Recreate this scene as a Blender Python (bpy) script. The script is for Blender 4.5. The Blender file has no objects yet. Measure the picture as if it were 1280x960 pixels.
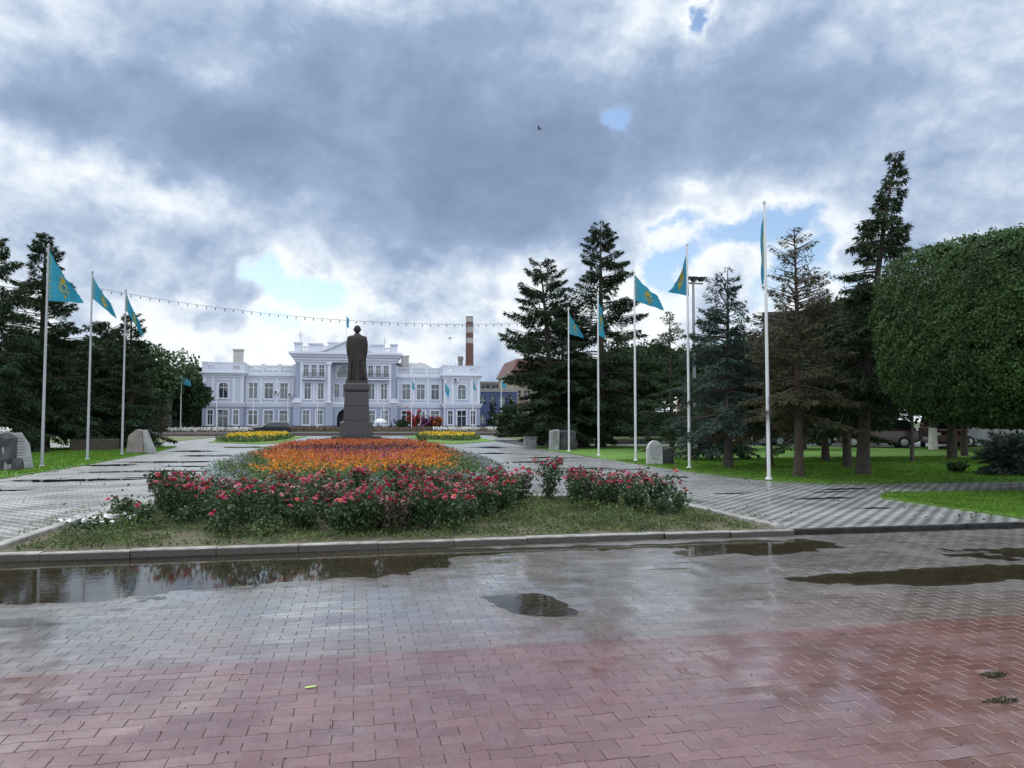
import bpy, bmesh, math, random
import numpy as np
from mathutils import Vector, Matrix, noise as mnoise
R = math.radians
PI = math.pi
rng = np.random.default_rng(7)
random.seed(7)
scene = bpy.context.scene
C = bpy.data.collections.new('place'); scene.collection.children.link(C)

# ------------------------------------------------------------------ camera
cam_d = bpy.data.cameras.new('camera'); cam = bpy.data.objects.new('camera', cam_d); scene.collection.objects.link(cam)
cam.location = (0, 0, 1.6); cam.rotation_euler = (R(90 + 2.82), 0, R(-11.5))
cam_d.sensor_width = 36; cam_d.lens = 955 / 1280 * 36; cam_d.clip_start = .05; cam_d.clip_end = 5000
scene.camera = cam
scene.render.resolution_x = 1024; scene.render.resolution_y = 768
scene.render.engine = 'CYCLES'
vs = scene.view_settings
vs.view_transform = 'Standard'; vs.look = 'None'; vs.exposure = 0.25; vs.gamma = 1; vs.use_curve_mapping = False

# ------------------------------------------------------------------ node helpers
class NT:
    def __init__(s, t): s.t = t; s.n = t.nodes; s.l = t.links
    def new(s, ty, **k):
        n = s.n.new(ty)
        for a, b in k.items(): setattr(n, a, b)
        return n
    def set(s, sock, v):
        if hasattr(v, 'is_output'): s.l.new(v, sock)
        elif v is not None: sock.default_value = v
    def math(s, op, a, b=None, c=None, clamp=False):
        n = s.new('ShaderNodeMath', operation=op, use_clamp=clamp)
        for i, v in enumerate((a, b, c)):
            if v is not None: s.set(n.inputs[i], v)
        return n.outputs[0]
    def vec(s, op, a, b=None, out=0):
        n = s.new('ShaderNodeVectorMath', operation=op)
        s.set(n.inputs[0], a)
        if b is not None: s.set(n.inputs[1], b)
        return n.outputs[out]
    def noise(s, v, scale, detail=4, rough=.55, out='Fac', dist=0.0):
        n = s.new('ShaderNodeTexNoise'); s.set(n.inputs['Vector'], v)
        n.inputs['Scale'].default_value = scale; n.inputs['Detail'].default_value = detail
        n.inputs['Roughness'].default_value = rough; n.inputs['Distortion'].default_value = dist
        return n.outputs[out]
    def ramp(s, f, stops, interp='LINEAR'):
        n = s.new('ShaderNodeValToRGB'); s.set(n.inputs[0], f); r = n.color_ramp; r.interpolation = interp
        while len(r.elements) > 1: r.elements.remove(r.elements[0])
        for i, (p, c) in enumerate(stops):
            e = r.elements[0] if i == 0 else r.elements.new(p)
            e.position = p; e.color = (*c, 1) if len(c) == 3 else c
        return n.outputs[0]
    def mapr(s, v, a, b, c=0.0, d=1.0, smooth=False):
        n = s.new('ShaderNodeMapRange'); n.interpolation_type = 'SMOOTHSTEP' if smooth else 'LINEAR'
        s.set(n.inputs[0], v)
        for i, q in enumerate((a, b, c, d)): s.set(n.inputs[i + 1], q)
        return n.outputs[0]
    def mix(s, f, a, b, mode='MIX'):
        n = s.new('ShaderNodeMix', data_type='RGBA', blend_type=mode)
        s.set(n.inputs[0], f); s.set(n.inputs[6], a if hasattr(a, 'is_output') else (*a, 1)); s.set(n.inputs[7], b if hasattr(b, 'is_output') else (*b, 1))
        return n.outputs[2]

# ------------------------------------------------------------------ world: sky + clouds as functions of azimuth / elevation
SUN_AZ, SUN_EL = -28, 48
world = bpy.data.worlds.new('World'); scene.world = world; world.use_nodes = True
w = NT(world.node_tree); w.n.clear()
sky = w.new('ShaderNodeTexSky', sky_type='NISHITA'); sky.sun_disc = False
sky.sun_elevation = R(SUN_EL); sky.sun_rotation = R(SUN_AZ); sky.air_density = 1.0; sky.dust_density = .6; sky.ozone_density = 1.6
tc = w.new('ShaderNodeTexCoord')
gen = tc.outputs['Generated']
sep = w.new('ShaderNodeSeparateXYZ'); w.l.new(gen, sep.inputs[0])
az = w.math('MULTIPLY', w.math('ARCTAN2', sep.outputs[0], sep.outputs[1]), 180 / PI)
el = w.math('MULTIPLY', w.math('ARCSINE', sep.outputs[2]), 180 / PI)
comb = w.new('ShaderNodeCombineXYZ'); w.l.new(az, comb.inputs[0]); w.l.new(el, comb.inputs[1])
P0 = comb.outputs[0]
wn1 = w.noise(gen, 3.2, 5, .6, 'Color'); wn2 = w.noise(gen, 13, 6, .62, 'Color')
def warp(p, n, amt): return w.vec('ADD', p, w.vec('MULTIPLY', w.vec('SUBTRACT', n, (.5, .5, .5)), (amt, amt * .75, 0)))
PW = warp(warp(P0, wn1, 9.0), wn2, 4.2)
# cloud masses (azimuth deg, elevation deg, radii, weight, tilt)
BL = [
 (3, 19.6, 15, 8.0, .48, -3), (12, 17, 9, 5.2, .24, 5), (-15, 20.0, 11, 3.6, .44, -4), (-18, 27.5, 12, 4, .24, 0), (26, 21, 13, 4.6, .30, 4), (38, 26, 15, 10, .24, 0), (43, 16, 10, 5, .14, 0),
 (-15, 11.6, 9, 2.7, .17, -5), (14, 29, 6, 3.5, .16, 10), (19.5, 23.5, 4.2, 3.0, -.05, 0), (-9, 24.5, 1.8, 3.4, -.10, -25), (-22, 21.6, 4.5, 1.4, -.07, 0), (-17, 15.3, 8, .9, -.07, -6), (7, 9, 11, 1.6, .06, 0), (14, 12.4, 3, 1.2, -.1, 20),
]
HOLES = [(-3.6, 9.6, 3.6, 1.1, 1.0, -14), (-7.2, 11.2, 1.6, .9, .85, 0), (-5.2, 7.6, 2.6, .6, .8, -8), (18.8, 20.6, 1.5, 1.1, 1.15, -25), (24.2, 28.2, 1.0, 1.1, 1.1, 0), (29.5, 13.4, 4.6, 1.0, .95, 18), (24.4, 14.0, 1.6, .6, .6, 0), (35.5, 9.0, 2.0, 1.2, .7, 0), (24.3, 10.6, 1.8, 1.6, .95, 0), (32.5, 11.2, 3.2, 1.8, .9, 30), (30, 7.6, 3, 1.7, .7, 0), (-12, 6.5, 3.0, .7, .5, 0), (25.5, 16.2, 1.0, .6, .4, 0), (2.2, 8.6, 2.0, .5, .5, -10), (37.5, 13.0, 2.2, 1.0, .5, 20)]
T = None
def blobs(P_, lst, flat=False):
    T = None
    for (a0, e0, ra, re, wt, tl) in lst:
        d = w.vec('SUBTRACT', P_, (a0, e0, 0))
        if tl:
            rt = w.new('ShaderNodeVectorRotate', rotation_type='Z_AXIS'); w.l.new(d, rt.inputs['Vector']); rt.inputs['Angle'].default_value = R(-tl); d = rt.outputs[0]
        d = w.vec('MULTIPLY', d, (1 / ra, 1 / re, 0))
        q = w.vec('DOT_PRODUCT', d, d, out=1)
        if flat: q = w.math('POWER', q, 1.8)
        g = w.math('MULTIPLY', w.math('POWER', 0.36788, q), wt)
        T = g if T is None else w.math('ADD', T, g)
    return T
T = blobs(PW, BL, True); HF = blobs(PW, HOLES)
# cumulus billows: noise in a space squashed towards the horizon, with a relief taken towards the light
sq = w.vec('MULTIPLY', gen, (1, 1, 1.35))
nA = w.noise(sq, 5.2, 9, .54, dist=.25); nB = w.noise(w.vec('ADD', sq, (-.012, .004, .030)), 5.2, 9, .54, dist=.25)
nC = w.noise(sq, 2.3, 4, .5); nD = w.noise(sq, 17, 6, .6); nE = w.noise(w.vec('ADD', sq, (-.004, .0, .011)), 17, 6, .6)
T = w.math('ADD', T, w.math('MULTIPLY', w.math('SUBTRACT', nA, .5), .70))
T = w.math('ADD', T, w.math('MULTIPLY', w.math('SUBTRACT', nC, .5), .34))
T = w.math('ADD', T, w.math('MULTIPLY', w.math('SUBTRACT', nD, .5), .16))
low = w.mapr(el, 17, 8, 0, 1, True)                  # cumulus field towards the horizon: rounder, crisper, brighter tops
nF = w.noise(gen, 9.5, 8, .52, dist=.3); nG = w.noise(w.vec('ADD', gen, (-.006, .0, .016)), 9.5, 8, .52, dist=.3)
T = w.math('ADD', T, w.math('MULTIPLY', w.math('MULTIPLY', w.math('SUBTRACT', nF, .50), low), 1.0))
T = w.math('ADD', T, .20)
HF = w.math('ADD', HF, w.math('MULTIPLY', w.math('SUBTRACT', nA, .5), -1.1)); HF = w.math('ADD', HF, w.math('MULTIPLY', w.math('SUBTRACT', nD, .5), -1.3))
relief = w.math('ADD', w.math('MULTIPLY', w.math('SUBTRACT', nA, nB), 2.3), w.math('MULTIPLY', w.math('SUBTRACT', nD, nE), .9))
relief = w.math('ADD', relief, w.math('MULTIPLY', w.math('MULTIPLY', w.math('SUBTRACT', nF, nG), low), 2.6))
HF = w.math('ADD', HF, w.math('MULTIPLY', w.math('MULTIPLY', w.math('SUBTRACT', nF, .5), low), -1.6))
T = w.math('SUBTRACT', T, w.mapr(HF, .0, .42, 0, .15, True))
Tc = w.math('SUBTRACT', T, w.math('MULTIPLY', relief, .55))
col = w.ramp(Tc, [(0.0, (.84, .87, .90)), (.10, (.79, .83, .87)), (.22, (.60, .675, .775)), (.36, (.415, .505, .645)), (.52, (.285, .375, .54)), (.75, (.225, .30, .44)), (1.0, (.185, .25, .375))])
alpha = w.math('MULTIPLY', w.mapr(T, -.22, -.08, 0, 1, True), w.mapr(HF, .28, .80, 1, 0, True))
# unseen cloud overhead and behind the viewer, brightened to light the facade
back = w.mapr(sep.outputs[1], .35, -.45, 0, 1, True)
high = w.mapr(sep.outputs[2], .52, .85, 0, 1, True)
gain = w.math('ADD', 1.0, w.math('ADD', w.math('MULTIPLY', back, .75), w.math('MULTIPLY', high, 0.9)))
bg1 = w.new('ShaderNodeBackground'); w.l.new(sky.outputs[0], bg1.inputs[0]); bg1.inputs[1].default_value = .125
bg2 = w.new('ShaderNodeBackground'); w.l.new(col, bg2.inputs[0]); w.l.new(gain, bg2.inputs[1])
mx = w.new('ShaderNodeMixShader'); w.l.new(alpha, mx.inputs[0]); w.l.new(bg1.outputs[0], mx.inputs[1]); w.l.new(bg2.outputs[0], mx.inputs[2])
wo = w.new('ShaderNodeOutputWorld'); w.l.new(mx.outputs[0], wo.inputs[0])
world.cycles.sampling_method = 'MANUAL'; world.cycles.sample_map_resolution = 512
scene.cycles.max_bounces = 6; scene.cycles.transparent_max_bounces = 12

sl = bpy.data.lights.new('sun', 'SUN'); sun = bpy.data.objects.new('sun', sl); C.objects.link(sun)
sl.energy = 1.4; sl.angle = R(40); sl.color = (1, .95, .87)
sd = Vector((math.sin(R(SUN_AZ)) * math.cos(R(SUN_EL)), math.cos(R(SUN_AZ)) * math.cos(R(SUN_EL)), math.sin(R(SUN_EL))))
sun.rotation_euler = sd.to_track_quat('Z', 'Y').to_euler(); sun.location = (0, 0, 60)

# ------------------------------------------------------------------ materials
MATS = {}
def mat(name, color, rough=.7, var=.15, vscale=3.0, bump=0.0, bscale=20, island=0.0, metallic=0.0, trans=0.0, hue=None, coat=0.0, spec=.5):
    if name in MATS: return MATS[name]
    m = bpy.data.materials.new(name); m.use_nodes = True; t = NT(m.node_tree); t.n.clear()
    out = t.new('ShaderNodeOutputMaterial')
    geo = t.new('ShaderNodeNewGeometry'); pos = geo.outputs['Position']
    nz = t.noise(pos, vscale, 5, .6)
    c2 = hue if hue else tuple(min(1, c * (1 + var * 1.2)) for c in color)
    c1 = tuple(c * (1 - var) for c in color)
    cc = t.mix(t.mapr(nz, .3, .7), c1, c2)
    if island:
        rnd = geo.outputs['Random Per Island']
        f = t.mapr(rnd, 0, 1, 1 - island, 1 + island)
        n = t.vec('SCALE', cc); n2 = n.node; t.l.new(f, n2.inputs['Scale']); cc = n
    b = t.new('ShaderNodeBsdfPrincipled'); t.l.new(cc, b.inputs['Base Color'])
    b.inputs['Roughness'].default_value = rough; b.inputs['Metallic'].default_value = metallic
    b.inputs['Specular IOR Level'].default_value = spec
    if coat: b.inputs['Coat Weight'].default_value = coat; b.inputs['Coat Roughness'].default_value = .06
    if bump:
        bn = t.new('ShaderNodeBump'); bn.inputs['Strength'].default_value = bump; bn.inputs['Distance'].default_value = .02
        t.l.new(t.noise(pos, bscale, 5, .6), bn.inputs['Height']); t.l.new(bn.outputs[0], b.inputs['Normal'])
    sh = b.outputs[0]
    if trans:
        tr = t.new('ShaderNodeBsdfTranslucent'); t.l.new(cc, tr.inputs[0])
        ms = t.new('ShaderNodeMixShader'); ms.inputs[0].default_value = trans; t.l.new(sh, ms.inputs[1]); t.l.new(tr.outputs[0], ms.inputs[2]); sh = ms.outputs[0]
    t.l.new(sh, out.inputs[0]); MATS[name] = m; return m

def glass_mat(name, color, rough=.06):
    m = mat(name, color, rough, .25, .6, spec=.8); return m

# ------------------------------------------------------------------ mesh helpers
def link(name, me, m=None, parent=None):
    o = bpy.data.objects.new(name, me); C.objects.link(o)
    if m is not None:
        for q in (m if isinstance(m, (list, tuple)) else [m]): me.materials.append(q)
    if parent is not None: o.parent = parent
    return o
def np_mesh(name, v, f, m=None, parent=None, smooth=False, mi=None):
    v = np.asarray(v, dtype=np.float32).reshape(-1, 3); f = np.asarray(f, dtype=np.int32); k = f.shape[1]
    me = bpy.data.meshes.new(name); me.vertices.add(len(v)); me.vertices.foreach_set('co', v.ravel())
    me.loops.add(f.size); me.loops.foreach_set('vertex_index', f.ravel())
    me.polygons.add(len(f)); me.polygons.foreach_set('loop_start', np.arange(0, f.size, k, dtype=np.int32))
    if mi is not None: me.polygons.foreach_set('material_index', np.asarray(mi, dtype=np.int32))
    me.update(calc_edges=True)
    me.polygons.foreach_set('use_smooth', np.full(len(f), bool(smooth)))
    return link(name, me, m, parent)
class MB:
    """collects boxes, tubes, prisms; build() links them as ONE mesh"""
    def __init__(s): s.v = []; s.f = []; s.m = []; s.mi = 0
    def add(s, vs_, fs):
        o = len(s.v); s.v += [tuple(p) for p in vs_]; s.f += [tuple(i + o for i in f) for f in fs]; s.m += [s.mi] * len(fs)
    def box(s, x0, x1, y0, y1, z0, z1, M=None):
        p = [(x, y, z) for z in (z0, z1) for x, y in ((x0, y0), (x1, y0), (x1, y1), (x0, y1))]
        if M is not None: p = [M @ Vector(q) for q in p]
        s.add(p, [(3, 2, 1, 0), (4, 5, 6, 7), (0, 1, 5, 4), (1, 2, 6, 5), (2, 3, 7, 6), (3, 0, 4, 7)]); return s
    def frus(s, cx, cy, z0, z1, a0, b0, a1, b1):      # tapered box, half sizes
        p = [(cx + i * a0, cy + j * b0, z0) for i, j in ((-1, -1), (1, -1), (1, 1), (-1, 1))] + [(cx + i * a1, cy + j * b1, z1) for i, j in ((-1, -1), (1, -1), (1, 1), (-1, 1))]
        s.add(p, [(3, 2, 1, 0), (4, 5, 6, 7), (0, 1, 5, 4), (1, 2, 6, 5), (2, 3, 7, 6), (3, 0, 4, 7)]); return s
    def tube(s, pts, rad, n=8, caps=True):
        pts = [Vector(p) for p in pts]; r = rad if isinstance(rad, (list, tuple)) else [rad] * len(pts)
        o = len(s.v); prev = None
        for i, p in enumerate(pts):
            t = (pts[min(i + 1, len(pts) - 1)] - pts[max(i - 1, 0)]).normalized()
            a = t.orthogonal().normalized() if prev is None else (prev - t * prev.dot(t)).normalized()
            prev = a; b = t.cross(a)
            for k in range(n):
                an = 2 * PI * k / n; s.v.append(tuple(p + (a * math.cos(an) + b * math.sin(an)) * r[i]))
        for i in range(len(pts) - 1):
            for k in range(n):
                a0 = o + i * n + k; b0 = o + i * n + (k + 1) % n; s.f.append((a0, b0, b0 + n, a0 + n)); s.m.append(s.mi)
        if caps:
            s.f.append(tuple(o + k for k in range(n))[::-1]); s.f.append(tuple(o + (len(pts) - 1) * n + k for k in range(n))); s.m += [s.mi] * 2
        return s
    def prism(s, poly, axis, a, b):                   # poly in the two other axes
        def P(q, t):
            if axis == 'z': return (q[0], q[1], t)
            if axis == 'y': return (q[0], t, q[1])
            return (t, q[0], q[1])
        n = len(poly); p = [P(q, a) for q in poly] + [P(q, b) for q in poly]
        s.add(p, [tuple(range(n))[::-1], tuple(range(n, 2 * n))] + [(i, (i + 1) % n, n + (i + 1) % n, n + i) for i in range(n)]); return s
    def lathe(s, prof, cx, cy, n=16):
        o = len(s.v)
        for r_, z in prof:
            for k in range(n):
                an = 2 * PI * k / n; s.v.append((cx + r_ * math.cos(an), cy + r_ * math.sin(an), z))
        for i in range(len(prof) - 1):
            for k in range(n):
                a0 = o + i * n + k; b0 = o + i * n + (k + 1) % n; s.f.append((a0, b0, b0 + n, a0 + n)); s.m.append(s.mi)
        s.f.append(tuple(o + (len(prof) - 1) * n + k for k in range(n))); s.m.append(s.mi)
        s.f.append(tuple(o + k for k in range(n))[::-1]); s.m.append(s.mi)
        return s
    def build(s, name, m=None, parent=None, bevel=0, smooth=False, seg=1):
        me = bpy.data.meshes.new(name); me.from_pydata(s.v, [], s.f)
        if any(s.m): me.polygons.foreach_set('material_index', s.m)
        bm = bmesh.new(); bm.from_mesh(me); bmesh.ops.recalc_face_normals(bm, faces=bm.faces); bm.to_mesh(me); bm.free(); me.update()
        if smooth:
            me.polygons.foreach_set('use_smooth', [True] * len(me.polygons)); me.set_sharp_from_angle(angle=R(40))
        o = link(name, me, m, parent)
        if bevel:
            b = o.modifiers.new('bevel', 'BEVEL'); b.width = bevel; b.segments = seg; b.limit_method = 'ANGLE'
        return o
ORD = ['first', 'second', 'third', 'fourth', 'fifth', 'sixth', 'seventh', 'eighth', 'ninth', 'tenth', 'eleventh', 'twelfth', 'thirteenth', 'fourteenth', 'fifteenth', 'sixteenth', 'seventeenth', 'eighteenth', 'nineteenth', 'twentieth']
def tag(o, label=None, cat=None, group=None, kind=None):
    if label: o['label'] = label
    if cat: o['category'] = cat
    if group: o['group'] = group
    if kind: o['kind'] = kind
    return o
def empty(name, loc, label, cat, group=None, rz=0):
    o = bpy.data.objects.new(name, None); C.objects.link(o); o.location = loc; o.rotation_euler = (0, 0, rz); o.empty_display_size = .3
    return tag(o, label, cat, group)
def copy_tree(o, parent=None):
    c = o.copy(); C.objects.link(c); c.parent = parent
    for ch in list(o.children): copy_tree(ch, c)
    return c
def kites(c, a, b, l, wd, mid=.45):
    """n leaf-shaped quads: base c, axis a (unit), width dir b (unit), lengths l, half widths wd"""
    l = np.asarray(l).reshape(-1, 1); wd = np.asarray(wd).reshape(-1, 1)
    v = np.stack([c, c + a * l * mid + b * wd, c + a * l, c + a * l * mid - b * wd], 1).reshape(-1, 3)
    f = np.arange(len(c) * 4, dtype=np.int32).reshape(-1, 4)
    return v, f
def unit(a): return a / np.maximum(np.linalg.norm(a, axis=1, keepdims=True), 1e-6)
def rnd_dirs(n, r=rng): return unit(r.normal(size=(n, 3)))
# ================================================================== GROUND
PL = -0.08                                            # level of the front plaza below the boulevard
def paver_mat(name, ca, cb, size, kind, red=None, wet=(.10, .42), bump=.5, coat=(.8, .05, .30)):
    m = bpy.data.materials.new(name); m.use_nodes = True; t = NT(m.node_tree); t.n.clear()
    out = t.new('ShaderNodeOutputMaterial'); geo = t.new('ShaderNodeNewGeometry'); pos = geo.outputs['Position']
    b = t.new('ShaderNodeBsdfPrincipled')
    big = t.noise(pos, .55, 5, .6); fine = t.noise(pos, 38, 4, .6); mid = t.noise(pos, 5.0, 4, .6)
    hgt = None
    if kind == 'checker':
        ch = t.new('ShaderNodeTexChecker'); t.l.new(pos, ch.inputs[0]); ch.inputs['Scale'].default_value = 1 / size
        ch.inputs[1].default_value = (*ca, 1); ch.inputs[2].default_value = (*cb, 1)
        br = t.new('ShaderNodeTexBrick'); t.l.new(pos, br.inputs['Vector']); br.offset = 0; br.inputs['Scale'].default_value = 1
        br.inputs['Brick Width'].default_value = size; br.inputs['Row Height'].default_value = size; br.inputs['Mortar Size'].default_value = size * .035; br.inputs['Mortar Smooth'].default_value = .3
        cc = t.mix(t.math('MULTIPLY', br.outputs['Fac'], .7), ch.outputs[0], (.07, .075, .06)); hgt = t.math('SUBTRACT', 1.0, br.outputs['Fac'])
        # moss and bleached lime blooming by the kerbs of the beds
    elif kind == 'brick':
        br = t.new('ShaderNodeTexBrick'); t.l.new(pos, br.inputs['Vector']); br.offset = .5; br.inputs['Scale'].default_value = 1
        br.inputs['Brick Width'].default_value = .225; br.inputs['Row Height'].default_value = .1125; br.inputs['Mortar Size'].default_value = .004; br.inputs['Mortar Smooth'].default_value = .3
        br.inputs['Color1'].default_value = (*ca, 1); br.inputs['Color2'].default_value = (*cb, 1); br.inputs['Mortar'].default_value = (.06, .055, .05, 1)
        cc = br.outputs['Color']; hgt = t.math('SUBTRACT', 1.0, br.outputs['Fac'])
        if red:
            sp = t.new('ShaderNodeSeparateXYZ'); t.l.new(pos, sp.inputs[0])
            cc = t.mix(t.mapr(sp.outputs[1], 5.7, 5.6), cc, red)
    else:
        rnd = geo.outputs['Random Per Island']
        cc = t.mix(rnd, ca, cb)
        sp = t.new('ShaderNodeSeparateXYZ'); t.l.new(pos, sp.inputs[0])
        edge = t.math('ADD', sp.outputs[1], t.math('MULTIPLY', t.math('SUBTRACT', rnd, .5), .02))
        cc = t.mix(t.math('MULTIPLY', t.mapr(t.math('ADD', edge, t.math('MULTIPLY', big, .8)), 7.6, 6.0), .45), cc, t.mix(rnd, red[0], red[1])); cc = t.mix(t.mapr(edge, 5.70, 5.66), cc, t.mix(rnd, red[0], red[1]))
        mud = t.mapr(sp.outputs[2], PL - .0035, PL - .011, 0, 1)
        cc = t.mix(t.math('MULTIPLY', mud, .8), cc, (.12, .095, .055))
    cc = t.mix(t.mapr(big, .35, .7, 0, .30), cc, (.10, .095, .085))
    cc = t.mix(t.mapr(mid, .5, .78, 0, .22), cc, (.30, .29, .28))
    cc = t.mix(t.mapr(fine, .30, .75, .45, 0), cc, (.045, .042, .038))
    t.l.new(cc, b.inputs['Base Color'])
    wn = t.noise(pos, .8, 4, .6, dist=.4)
    rg = t.mapr(wn, .36, .66, wet[0], wet[1], True)
    rg = t.math('ADD', rg, t.math('MULTIPLY', t.math('SUBTRACT', mid, .5), .12))
    t.l.new(rg, b.inputs['Roughness']); b.inputs['IOR'].default_value = 1.42
    b.inputs['Coat Weight'].default_value = coat[0]; b.inputs['Coat IOR'].default_value = 1.33
    t.l.new(t.mapr(wn, .40, .62, coat[1], coat[2], True), b.inputs['Coat Roughness'])
    bn = t.new('ShaderNodeBump'); bn.inputs['Strength'].default_value = bump; bn.inputs['Distance'].default_value = .004
    hh = t.math('ADD', t.math('MULTIPLY', fine, .35), t.math('MULTIPLY', mid, .5))
    if hgt is not None: hh = t.math('ADD', hh, hgt)
    t.l.new(hh, bn.inputs['Height']); t.l.new(bn.outputs[0], b.inputs['Normal'])
    t.l.new(b.outputs[0], out.inputs[0]); return m
RED = ((.165, .070, .064), (.225, .110, .100))
M_plaza = paver_mat('wet_wave_pavers', (.165, .152, .142), (.225, .208, .195), 0, 'island', RED, wet=(.12, .34), bump=.25, coat=(.7, .07, .24))
M_plaza_far = paver_mat('wet_pavers_around', (.165, .152, .142), (.225, .208, .195), 0, 'brick', RED[0])
M_boul = paver_mat('wet_two_tone_pavers', (.42, .43, .42), (.12, .125, .13), .15, 'checker', wet=(.34, .60), coat=(.4, .18, .42))
M_asphalt = mat('wet_asphalt', (.055, .057, .062), .28, .2, 1.2, .2, 60, coat=.6)
M_kerb = mat('weathered_concrete_kerb', (.25, .238, .22), .62, .45, 5, .7, 45)
M_darkstone = mat('dark_red_granite', (.075, .048, .045), .5, .25, 6, .1, 60)
M_soil = mat('damp_soil', (.085, .068, .045), .9, .45, 7, 1.0, 30, hue=(.13, .12, .06))
M_lawn = mat('lawn_turf', (.065, .165, .014), .9, .2, .9, 1.0, 90, hue=(.11, .235, .022))
M_field = mat('park_ground', (.05, .075, .025), .95, .35, .05)

def sheet(name, poly, z, m, kind='structure', thick=0.0):
    b = MB()
    if thick: b.prism(poly, 'z', z - thick, z)
    else: b.add([(x, y, z) for x, y in poly], [tuple(range(len(poly)))])
    o = b.build(name, m); 
    if not thick and o.data.polygons[0].normal.z < 0: o.data.flip_normals()
    return tag(o, kind=kind)
sheet('ground', [(-3000, -1500), (3000, -1500), (3000, 3500), (-3000, 3500)], -.30, M_field)
KV = 10.45                                            # the kerb line between plaza and boulevard
# boulevard slab with a hole for nothing: the beds lie on it
sheet('boulevard', [(-90, KV), (90, KV), (90, 88.4), (-90, 88.4)], 0, M_boul, thick=.25)
sheet('road', [(-400, 89.0), (400, 89.0), (400, 111), (-400, 111)], -.10, M_asphalt)
sheet('pavement', [(-120, 111.3), (120, 111.3), (120, 131), (-120, 131)], 0, mat('pale_paving', (.30, .30, .30), .4, .2, .8), thick=.25)
sheet('road', [(11, 52), (90, 46), (90, 60), (11, 66)], .012, M_asphalt)
# plaza: wave pavers laid one by one where the camera can see them
PU0, PU1, PV0, PV1 = -7.2, 12.6, 1.8, KV - .17
BAS = [(-3.5, 9.3, 2.5, 1.25, .034, .28), (-1.0, 9.5, 2.0, .85, .026, -.02), (1.0, 9.9, .9, .3, .013, 0), (1.62, 6.98, .34, .40, .021, .5), (1.75, 6.6, .22, .12, .012, 0), (1.35, 7.3, .2, .1, .013, 0), (5.3, 9.55, 1.1, .55, .027, .05), (3.2, 9.9, 2.2, .22, .016, 0),
       (6.2, 7.35, 1.75, .40, .028, -.02), (8.8, 8.4, 1.2, .5, .018, 0), (-.2, 8.5, 2.4, .7, .0075, .08), (4.14, 4.4, .09, .04, .017, .3), (3.80, 3.98, .13, .035, .016, -.2), (2.25, 4.9, .10, .06, .016, 0), (1.1, 5.3, .7, .3, .009, .2)]
def hfield(x, y):
    g = np.full(x.shape, .0125)
    for (cx, cy, rx, ry, d, a) in BAS:
        dx, dy = x - cx, y - cy; u_ = dx * math.cos(a) + dy * math.sin(a); v_ = -dx * math.sin(a) + dy * math.cos(a)
        g -= d * np.exp(-(np.abs(u_ / rx) ** 2.6 + np.abs(v_ / ry) ** 2.6))
    for k, (fx, fy, p, am) in enumerate([(1.3, .8, .3, .0018), (2.9, -3.7, 1.2, .0014), (-5.3, 4.1, 2.2, .0012), (7.7, 9.3, .7, .0012), (13.1, -11.7, 1.9, .0008), (.5, 1.9, 4, .0026), (3.7, 6.1, 2.6, .0014)]):
        g += am * np.sin(fx * x + fy * y + p + 1.5 * np.sin(.7 * fy * x - .9 * fx * y))
    return g + PL - .006
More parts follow.
